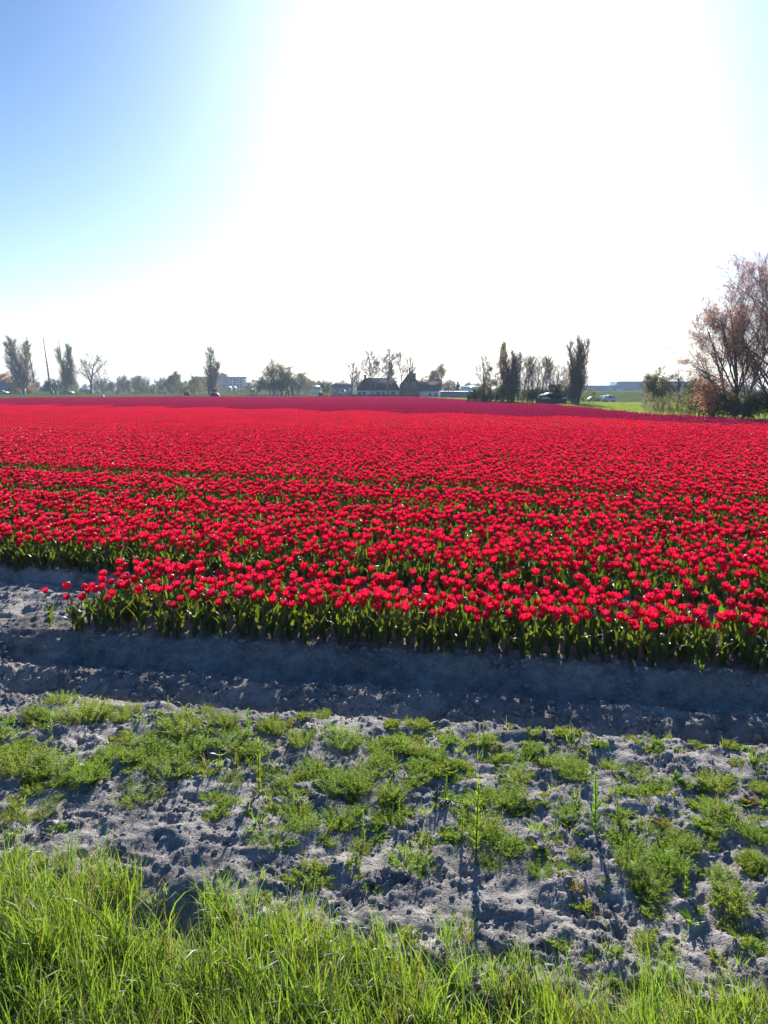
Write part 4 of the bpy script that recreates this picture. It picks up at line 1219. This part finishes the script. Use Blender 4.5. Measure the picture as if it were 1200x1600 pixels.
# greenhouses
Yg = 330.0
for i, (pa, pb, t, lab) in enumerate([(693, 706, 604, 'white glasshouse gable just above the grey barn'), (722, 754, 603, 'long white glasshouse left of the bare double tree')]):
    x0, x1 = xat(pa, Yg), xat(pb, Yg)
    e = empty('glasshouse', ((x0 + x1) / 2, Yg, 0), 0, lab, 'glasshouse')
    w = (x1 - x0) / 2
    part(e, 'wall', lambda b: b.box(-w, w, 0, 12, -.5, zat(t + 3, Yg)), M_GREENH)
    part(e, 'roof', lambda b: gable_x(b, -w, w, 0, 12, zat(t + 3, Yg), zat(t, Yg), .1), M_GREENH)

# hazy house left of the hedge
Yc = 300.0
x0, x1 = xat(516, Yc), xat(551, Yc)
e = empty('villa', ((x0 + x1) / 2, Yc, 0), 0, 'hazy blue grey house with low hipped roof left of the farmhouse', 'house')
w = (x1 - x0) / 2
part(e, 'wall', lambda b: b.box(-w, w, 0, 8, -.3, zat(604, Yc)), M_BLUE2)
part(e, 'roof', lambda b: hip_roof(b, -w, w, 0, 8, zat(604, Yc), zat(597, Yc), -w + 2, w - 2.5), M_ROOF)
for k in (-.5, .1, .7):
    window(e, k * w, zat(609, Yc), .9, 1.0, -.01)
part(e, 'wall_panel', lambda b: b.box(-.8, .8, -.05, 0, -.8, .8), M_WHITE, (w * .85, 0, zat(609, Yc)))
# low house behind tree, left
for (pa, pb, zt, Yv, lab) in [(60, 74, 604, 380, 'small blue grey house between the left poplar and the scrub'), (96, 108, 605, 385, 'small low house at the foot of the mast poplar'),
                              (124, 137, 606, 380, 'small grey house below the bare spreading tree'), (484, 500, 602, 330, 'blue grey barn roof left of the light green tree')]:
    x0, x1 = xat(pa, Yv), xat(pb, Yv)
    e = empty('low_house', ((x0 + x1) / 2, Yv, 0), 0, lab, 'house')
    w = (x1 - x0) / 2
    part(e, 'wall', lambda b: b.box(-w, w, 0, 7, -.3, zat(zt + 6, Yv)), M_WHITE)
    part(e, 'roof', lambda b: gable_x(b, -w, w, 0, 7, zat(zt + 6, Yv), zat(zt, Yv), .2), M_BLUE2)
# blue shed far left
Ys = 320.0
x0, x1 = xat(-30, Ys), xat(20, Ys)
e = empty('blue_shed', ((x0 + x1) / 2, Ys, 0), 0, 'long flat roofed blue grey shed at the left edge', 'shed')
w = (x1 - x0) / 2
part(e, 'wall', lambda b: b.box(-w, w, 0, 9, -.3, zat(597.6, Ys)), M_BLUE2)
part(e, 'roof', lambda b: b.box(-w - .1, w + .1, -.1, 9.1, zat(597.6, Ys), zat(596.8, Ys)), M_STEEL)
# apartment block
Ya = 620.0
def ax(px): return xat(px, Ya)
xm_ = ax(345)
e = empty('apartment_block', (xm_, Ya, 0), 0, 'grey apartment block with a raised stair tower behind the slim poplar', 'building')
part(e, 'wall', lambda b: b.box(ax(306) - xm_, ax(382.5) - xm_, 0, 12, -.5, zat(589.2, Ya)), M_CONC)
part(e, 'stair_tower', lambda b: b.box(ax(340) - xm_, ax(353.5) - xm_, -2.0, 12.5, -.5, zat(584, Ya)), M_CONC)
part(e, 'lift_house', lambda b: b.box(ax(345.5) - xm_, ax(348.5) - xm_, 1, 6, zat(584, Ya), zat(582, Ya)), M_CONC)
part(e, 'roof', lambda b: (b.box(ax(305.5) - xm_, ax(340) - xm_, -.3, 12.4, zat(589.2, Ya), zat(588.4, Ya)), b.box(ax(353.5) - xm_, ax(383) - xm_, -.3, 12.4, zat(589.2, Ya), zat(588.4, Ya))), M_STEEL)
for row in range(5):
    zc = zat(592.5 + row * 4.4, Ya)
    for px in [309, 314, 319, 324, 330, 335.5, 357.5, 362.5, 367.5, 372.5, 377]:
        f = part(e, 'window', lambda b: (b.box(-.95, .95, -.06, -.01, -.7, .7), b.box(-.8, .8, -.09, -.06, -.55, .55, m=1)), [M_TRIM, M_GLASS], (ax(px) - xm_, 0, zc))
    part(e, 'balcony', lambda b: b.box(-1.2, 1.2, -1.3, 0, -.5, .35), M_TRIM, (ax(381) - xm_, -.01, zc - .3))
# radio mast
Yr = 500
e = empty('radio_mast', (xat(363.3, Yr), Yr, 0), 0, 'thin pale radio mast rising before the apartment block', 'mast')
part(e, 'pole', lambda b: b.tube([(0, 0, 0), (0, 0, zat(580, Yr))], [.12, .06], 6), M_STEEL)
part(e, 'lamp_head', lambda b: b.box(-.35, .35, -.2, .2, -.35, .35), M_TRIM, (0, 0, zat(596, Yr)))
Yt = 420
for pa, pb, lab in [(354.5, 361, 'small white tent roof before the apartment block, left one'), (363.5, 368.5, 'small white tent roof before the apartment block, right one')]:
    w = (xat(pb, Yt) - xat(pa, Yt)) / 2
    e = empty('tent', (xat((pa + pb) / 2, Yt), Yt, 0), 0, lab, 'tent')
    part(e, 'roof', lambda b: hip_roof(b, -w, w, 0, 3, zat(605.8, Yt), zat(603, Yt), -w * .3, w * .3, .1), M_TRIM)
    part(e, 'wall', lambda b: b.box(-w, w, 0, 3, 0, zat(605.8, Yt) - .15), M_GREYW)
# ship masts
def ship_mast(pb, yb, pt, yt, label, spreaders):
    Ym = 340.0
    e = empty('ship_mast', (xat(pb, Ym), Ym, 0), 0, label, 'mast')
    x1_ = xat(pt, Ym) - xat(pb, Ym); zt = zat(yt, Ym)
    m1 = .5
    part(e, 'lower_mast', lambda b: b.tube([(0, 0, 0), (x1_ * m1, 0, zt * m1 + 1)], [.42, .34], 8), M_MAST)
    part(e, 'topmast', lambda b: b.tube([(x1_ * m1 + .1, -.3, zt * m1 - .6), (x1_, -.3, zt)], [.30, .16], 8), M_MAST)
    for f, w in spreaders:
        part(e, 'crosstree', lambda b: b.box(-w, w, -.15, .15, -.12, .12), M_MAST, (x1_ * f, -.1, zt * f))
    for s in (-1, 1):
        part(e, 'shroud', lambda b: b.tube([(s * 1.4, 0, 1.0), (x1_ * m1, 0, zt * m1)], [.04, .04], 4), M_TYRE)
ship_mast(56, 592, 48, 526, 'brown ship mast rising right of the leftmost poplar', [(.52, .35)])
ship_mast(79.5, 592, 74, 527, 'brown ship mast with crosstrees standing free between the poplars', [(.42, .9), (.56, .8), (.9, .4)])
ship_mast(102, 592, 97.5, 530, 'brown ship mast half hidden behind the second poplar', [(.5, .35)])

# blue warehouses
Yw = 520.0
for pa, pb, t, lab, doors in [(905, 966, 602.2, 'low blue warehouse with two white doors on the dike', (950.5, 954.2)), (972, 1085, 595.8, 'large plain blue warehouse behind the bare bushes', ())]:
    x0, x1 = xat(pa, Yw), xat(pb, Yw)
    xm = (x0 + x1) / 2; w = (x1 - x0) / 2
    e = empty('warehouse', (xm, Yw, .5), 0, lab, 'warehouse')
    part(e, 'wall', lambda b: b.box(-w, w, 0, 30, -.6, zat(t + .7, Yw) - .5), M_BLUE)
    part(e, 'roof', lambda b: b.box(-w - .2, w + .2, -.2, 30.2, zat(t + .7, Yw) - .5, zat(t, Yw) - .5), M_STEEL)
    part(e, 'wall_band', lambda b: b.box(-w + .05, w - .05, -.05, 0, .2, zat(608, Yw) - .5), M_BLUE2)
    for d_ in doors:
        part(e, 'door', lambda b: b.box(-.5, .5, -.12, -.05, -1.1, 1.1), M_TRIM, (xat(d_, Yw) - xm, 0, zat(608, Yw) - .2))
e = empty('low_white_building', (xat(969, 515), 515, .5), 0, 'tiny pale building in the gap between the two blue warehouses', 'building')
part(e, 'wall', lambda b: b.box(-1.2, 1.2, 0, 6, -.5, zat(609, 515)), M_WHITE)
part(e, 'roof', lambda b: b.box(-1.3, 1.3, -.1, 6.1, zat(609, 515), zat(608.5, 515)), M_STEEL)

# shed with white roof sheets at the shelter belt
Yd = 92.0
x0, x1 = xat(845, Yd), xat(885, Yd)
xm = (x0 + x1) / 2; w = (x1 - x0) / 2
e = empty('field_shed', (xm, Yd, 0), 0, 'small dark shed with white roof sheets below the slender trees', 'shed')
zr_, zev = zat(614.5, Yd), zat(622.5, Yd)
part(e, 'wall', lambda b: b.box(-w, w, 0, 3, -.1, zev), M_BLACK)
part(e, 'gable', lambda b: b.add([(-w * .75, 0, zev), (w * .9, 0, zev), (-w * .1, 0, zr_), (-w * .75, 3, zev), (w * .9, 3, zev), (-w * .1, 3, zr_)], [(0, 3, 5, 2), (1, 2, 5, 4)], [(0, 1, 2), (3, 5, 4)]), M_BLACK)
def sheet(b, xa, za, xb_, zb):
    b.add([(xa, -.12, za), (xb_, -.12, zb), (xb_, 3.1, zb), (xa, 3.1, za), (xa, -.12, za + .07), (xb_, -.12, zb + .07), (xb_, 3.1, zb + .07), (xa, 3.1, za + .07)],
          [(0, 1, 2, 3), (4, 7, 6, 5), (0, 4, 5, 1), (1, 5, 6, 2), (2, 6, 7, 3), (3, 7, 4, 0)])
part(e, 'roof_sheet', lambda b: sheet(b, -w * .8, zat(619, Yd), -w * .15, zat(614.3, Yd)), M_TRIM)
part(e, 'wall_sheet', lambda b: b.add([(-w, -.03, zev - .05), (-w * .2, -.03, zev - .05), (-w * .5, -.03, zev + .15), (-w, -.03, zev + .12)], [(0, 1, 2, 3)]), M_TRIM)
part(e, 'wall_sheet', lambda b: b.add([(w * .5, -.03, zev - .05), (w, -.03, zev - .05), (w, -.03, zev + .2)], (), [(0, 1, 2)]), M_TRIM)

# vehicles
def vehicle(name, px, Y, L, Hh, col, label, cat, rz=0.0, van=False):
    z0 = float(height(xat(px, Y), Y))
    e = empty(name, (xat(px, Y), Y, z0), rz, label, cat)
    if van:
        prof = [(-L / 2, .4), (L / 2, .4), (L / 2, Hh * .55), (L * .42, Hh * .62), (L * .30, Hh), (-L / 2, Hh)]
    else:
        prof = [(-L / 2, .3), (L / 2, .3), (L / 2, Hh * .55), (L * .28, Hh * .62), (L * .12, Hh), (-L * .25, Hh), (-L * .42, Hh * .62), (-L / 2, Hh * .58)]
    n = len(prof)
    def body(b):
        V = [(x_, y_, z_) for y_ in (-.85, .85) for x_, z_ in prof]
        b.add(V, [(i, (i + 1) % n, n + (i + 1) % n, n + i) for i in range(n)])
        c0 = [(sum(p[0] for p in prof) / n, y_, sum(p[1] for p in prof) / n) for y_ in (-.85, .85)]
        b.add(V + c0, (), [((i + 1) % n, i, 2 * n) for i in range(n)] + [(n + i, n + (i + 1) % n, 2 * n + 1) for i in range(n)])
    part(e, 'body', body, col)
    part(e, 'window', lambda b: b.box(-L * .2, L * .1, -.88, -.855, Hh * .62, Hh * .88), M_GLASS)
    if van: part(e, 'window', lambda b: b.box(L * .17, L * .30, -.88, -.855, Hh * .58, Hh * .85), M_GLASS)
    for sx in (-1, 1):
        for sy in (-1, 1):
            part(e, 'wheel', lambda b: b.tube([(0, -.1, 0), (0, .1, 0)], [.32, .32], 12), M_TYRE, (sx * L * .32, sy * .8, .32))
    return e
M_CAMPER = plain('pale_camper_paint', (0.62, 0.68, 0.76), 0.4, .05, 1)
M_CAR = plain('silver_car_paint', (0.5, 0.55, 0.6), 0.3, .05, 1)
M_DCAR = plain('dark_blue_car_paint', (0.06, 0.09, 0.15), 0.3, .05, 1)
vehicle('camper_van', 953, 200, 2.9, 1.75, M_CAMPER, 'pale blue camper van parked beyond the meadow, right of two others', 'camper van', van=True)
vehicle('parked_van', 942, 204, 2.4, 1.5, M_CAMPER, 'small white van parked left of the camper van', 'van', rz=.5, van=True)
vehicle('parked_car', 927, 202, 3.2, 1.3, M_DCAR, 'dark car parked left of the small white van near the poplar', 'car')
vehicle('parked_car', 3, 296, 4.4, 1.5, M_CAR, 'silver car in front of the blue grey shed at the left edge', 'car')
vehicle('parked_car', 105, 296, 4.2, 1.5, M_CAR, 'light car half hidden at the foot of the second poplar', 'car')
vehicle('parked_car', 536, 296, 4.2, 1.6, M_CAR, 'silver car parked before the hazy blue grey house', 'car')

# field-edge things
def sign_post(px, Y, base, w, h, label):
    e = empty('information_sign', (xat(px, Y), Y, 0), 0, label, 'sign')
    zt = zat(base, Y)
    part(e, 'post', lambda b: b.box(-.05, .05, .02, .08, 0, zt), M_STEEL)
    part(e, 'top_board', lambda b: b.box(-w / 2, w / 2, -.03, .02, -h / 2, h / 2), M_TRIM, (0, 0, zt - h / 2))
    part(e, 'blue_stripe', lambda b: b.box(-w / 2 + .05, w / 2 - .05, -.036, -.03, -.04, .04), M_SIGNB, (0, 0, zt - h * .6))
    part(e, 'lower_board', lambda b: b.box(-w * .28, w * .28, -.03, .02, -.28, .28), M_TRIM, (0, 0, zt - h - .38))
sign_post(433, 165, 609, 1.0, .4, 'white sign with a smaller board below it before the large round trees')
Yk = 168
e = empty('dark_machine', (xat(335.3, Yk), Yk, 0), 0, 'dark rounded farm machine with a small board on top beside the slim poplar', 'machine')
wk = xat(342, Yk) - xat(335.3, Yk)
def hump(b):
    pr = [(-1, 0), (1, 0), (1.02, .35), (.8, .75), (.4, .92), (-.3, 1.0), (-.9, .8), (-1.02, .3)]
    hh = zat(613.5, Yk)
    V = [(x_ * wk, y_, z_ * hh) for y_ in (0, 1.2) for x_, z_ in pr]; n = len(pr)
    b.add(V, [(i, (i + 1) % n, n + (i + 1) % n, n + i) for i in range(n)] + [(7, 4, 1, 0), (4, 3, 2, 1), (7, 6, 5, 4), (8, 9, 12, 15), (9, 10, 11, 12), (12, 13, 14, 15)])
part(e, 'body', hump, M_BLACK)
part(e, 'post', lambda b: b.box(-.06, .06, .5, .62, zat(614, Yk), zat(611.5, Yk)), M_BLACK)
part(e, 'board', lambda b: b.box(-.48, .48, .5, .62, -.2, .2), M_BLACK, (.0, 0, zat(610.4, Yk)))
for px in (330.5, 340):
    part(e, 'wheel', lambda b: b.tube([(0, -.15, 0), (0, .1, 0)], [.3, .3], 12), M_TYRE, (xat(px, Yk) - xat(335.3, Yk), 0, .3))
e = empty('dark_container', (xat(291.5, 220), 220, 0), 0, 'small dark green container on the grass right of the hazy tree line', 'container')
part(e, 'body', lambda b: b.box(-.7, .7, 0, 1, .05, .95), M_BLACK)
part(e, 'lid', lambda b: b.box(-.75, .75, -.05, 1.05, .95, 1.03), M_BLACK)
e = empty('white_post', (xat(160, 150), 150, 0), 0, 'white capped marker box on the field edge at the left', 'post')
part(e, 'box', lambda b: b.box(-.25, .25, 0, .4, 0, zat(617.5, 150)), M_TRIM)
part(e, 'cap', lambda b: b.box(-.12, .12, .1, .3, zat(617.5, 150), zat(615.8, 150)), M_TRIM)
e = empty('brown_hut', (xat(501, 190), 190, 0), 0, 'small brown hut at the left end of the hedge', 'hut')
part(e, 'wall', lambda b: b.box(-.5, .5, 0, 1, 0, zat(614.5, 190)), M_TILE)
part(e, 'roof', lambda b: gable_x(b, -.5, .5, 0, 1, zat(614.5, 190), zat(613, 190), .08), M_ROOF)
e = empty('dark_bin', (xat(509.5, 175), 175, 0), 0, 'low dark bin between the brown hut and the hedge', 'bin')
part(e, 'body', lambda b: b.box(-.35, .35, 0, .6, 0, zat(618, 175)), M_BLACK)
part(e, 'lid', lambda b: b.box(-.4, .4, -.05, .65, zat(618, 175), zat(617.4, 175)), M_BLACK)

# rough grass along the field edge and in the meadow
mead_t = [grass_tuft(900 + k, 30, .25, .5, .8, [M_GRASS, M_DRY], .35) for k in range(3)]
def big_tuft(seed):
    rs = np.random.RandomState(seed); b = Buf()
    for i in range(40):
        a = rs.rand() * 6.28; r = .5 * math.sqrt(rs.rand()); L = rs.uniform(.12, .38); w = .022; az = rs.rand() * 6.28
        base = np.array([r * math.cos(a), r * math.sin(a), 0]); t = np.linspace(0, 1, 3)
        P = base + np.stack([t * t * .4 * L * math.cos(az), t * t * .4 * L * math.sin(az), L * t], 1)
        tw = rs.rand() * 3.14
        b.strip(P, w * (1 - t * .9), np.repeat([[math.cos(tw), math.sin(tw), 0]], 3, 0), m=1 if rs.rand() < .25 else 0, a=rs.rand())
    return b.mesh('meadow_tuft', [M_GRASS, M_DRY], attr=True)
bt = [big_tuft(k) for k in range(4)]
rs = np.random.RandomState(77)
PT = []
for i in range(len(FIELD_G) - 1):
    (xa_, ya_), (xb_, yb_) = FIELD_G[i], FIELD_G[i + 1]
    n = int(min(1600, math.hypot(xb_ - xa_, yb_ - ya_) * 10))
    t = rs.rand(n); off = .4 + rs.rand(n) ** 1.5 * 10
    dx, dy = xb_ - xa_, yb_ - ya_; L = math.hypot(dx, dy)
    nx, ny = -dy / L, dx / L
    if ny < 0: nx, ny = -nx, -ny
    PT.append(np.stack([xa_ + dx * t + nx * off, ya_ + dy * t + ny * off], 1))
n = 2600
Xm = rs.uniform(14, 50, n); Ym = 50 + rs.rand(n) * 70
PT.append(np.stack([Xm, Ym], 1))
PT = np.concatenate(PT)
k = ~in_field(PT[:, 0], PT[:, 1]) & (np.abs(PT[:, 0]) < .6 * PT[:, 1] + 3) & (fbm(PT[:, 0], PT[:, 1], .15, 2) > -.25)
PT = PT[k]; n = len(PT)
o = instancer('meadow_grass', np.stack([PT[:, 0], PT[:, 1], height(PT[:, 0], PT[:, 1]) - .02], 1), np.stack([np.zeros(n), np.zeros(n), rs.rand(n) * 6.28], 1), rs.uniform(.5, 1.1, n), rs.randint(0, 4, n), bt)
tag(o, 'rough meadow grass beyond the tulip field', 'grass', kind='stuff')

# ------------------------------------------------------------------ haze
m, n_, l_, out = new_mat('spring_haze')
pv = n_.new('ShaderNodeVolumePrincipled')
pv.inputs['Color'].default_value = (0.62, 0.78, 1.0, 1)
pv.inputs['Density'].default_value = 0.00034
pv.inputs['Anisotropy'].default_value = 0.25
l_.new(pv.outputs[0], out.inputs['Volume'])
HB = Buf(); HB.box(-5400, 5400, -500, 3700, -2.0, 32)
o = link('haze', HB.mesh('haze', [m]))
tag(o, 'thin bluish haze over the whole field', kind='stuff')
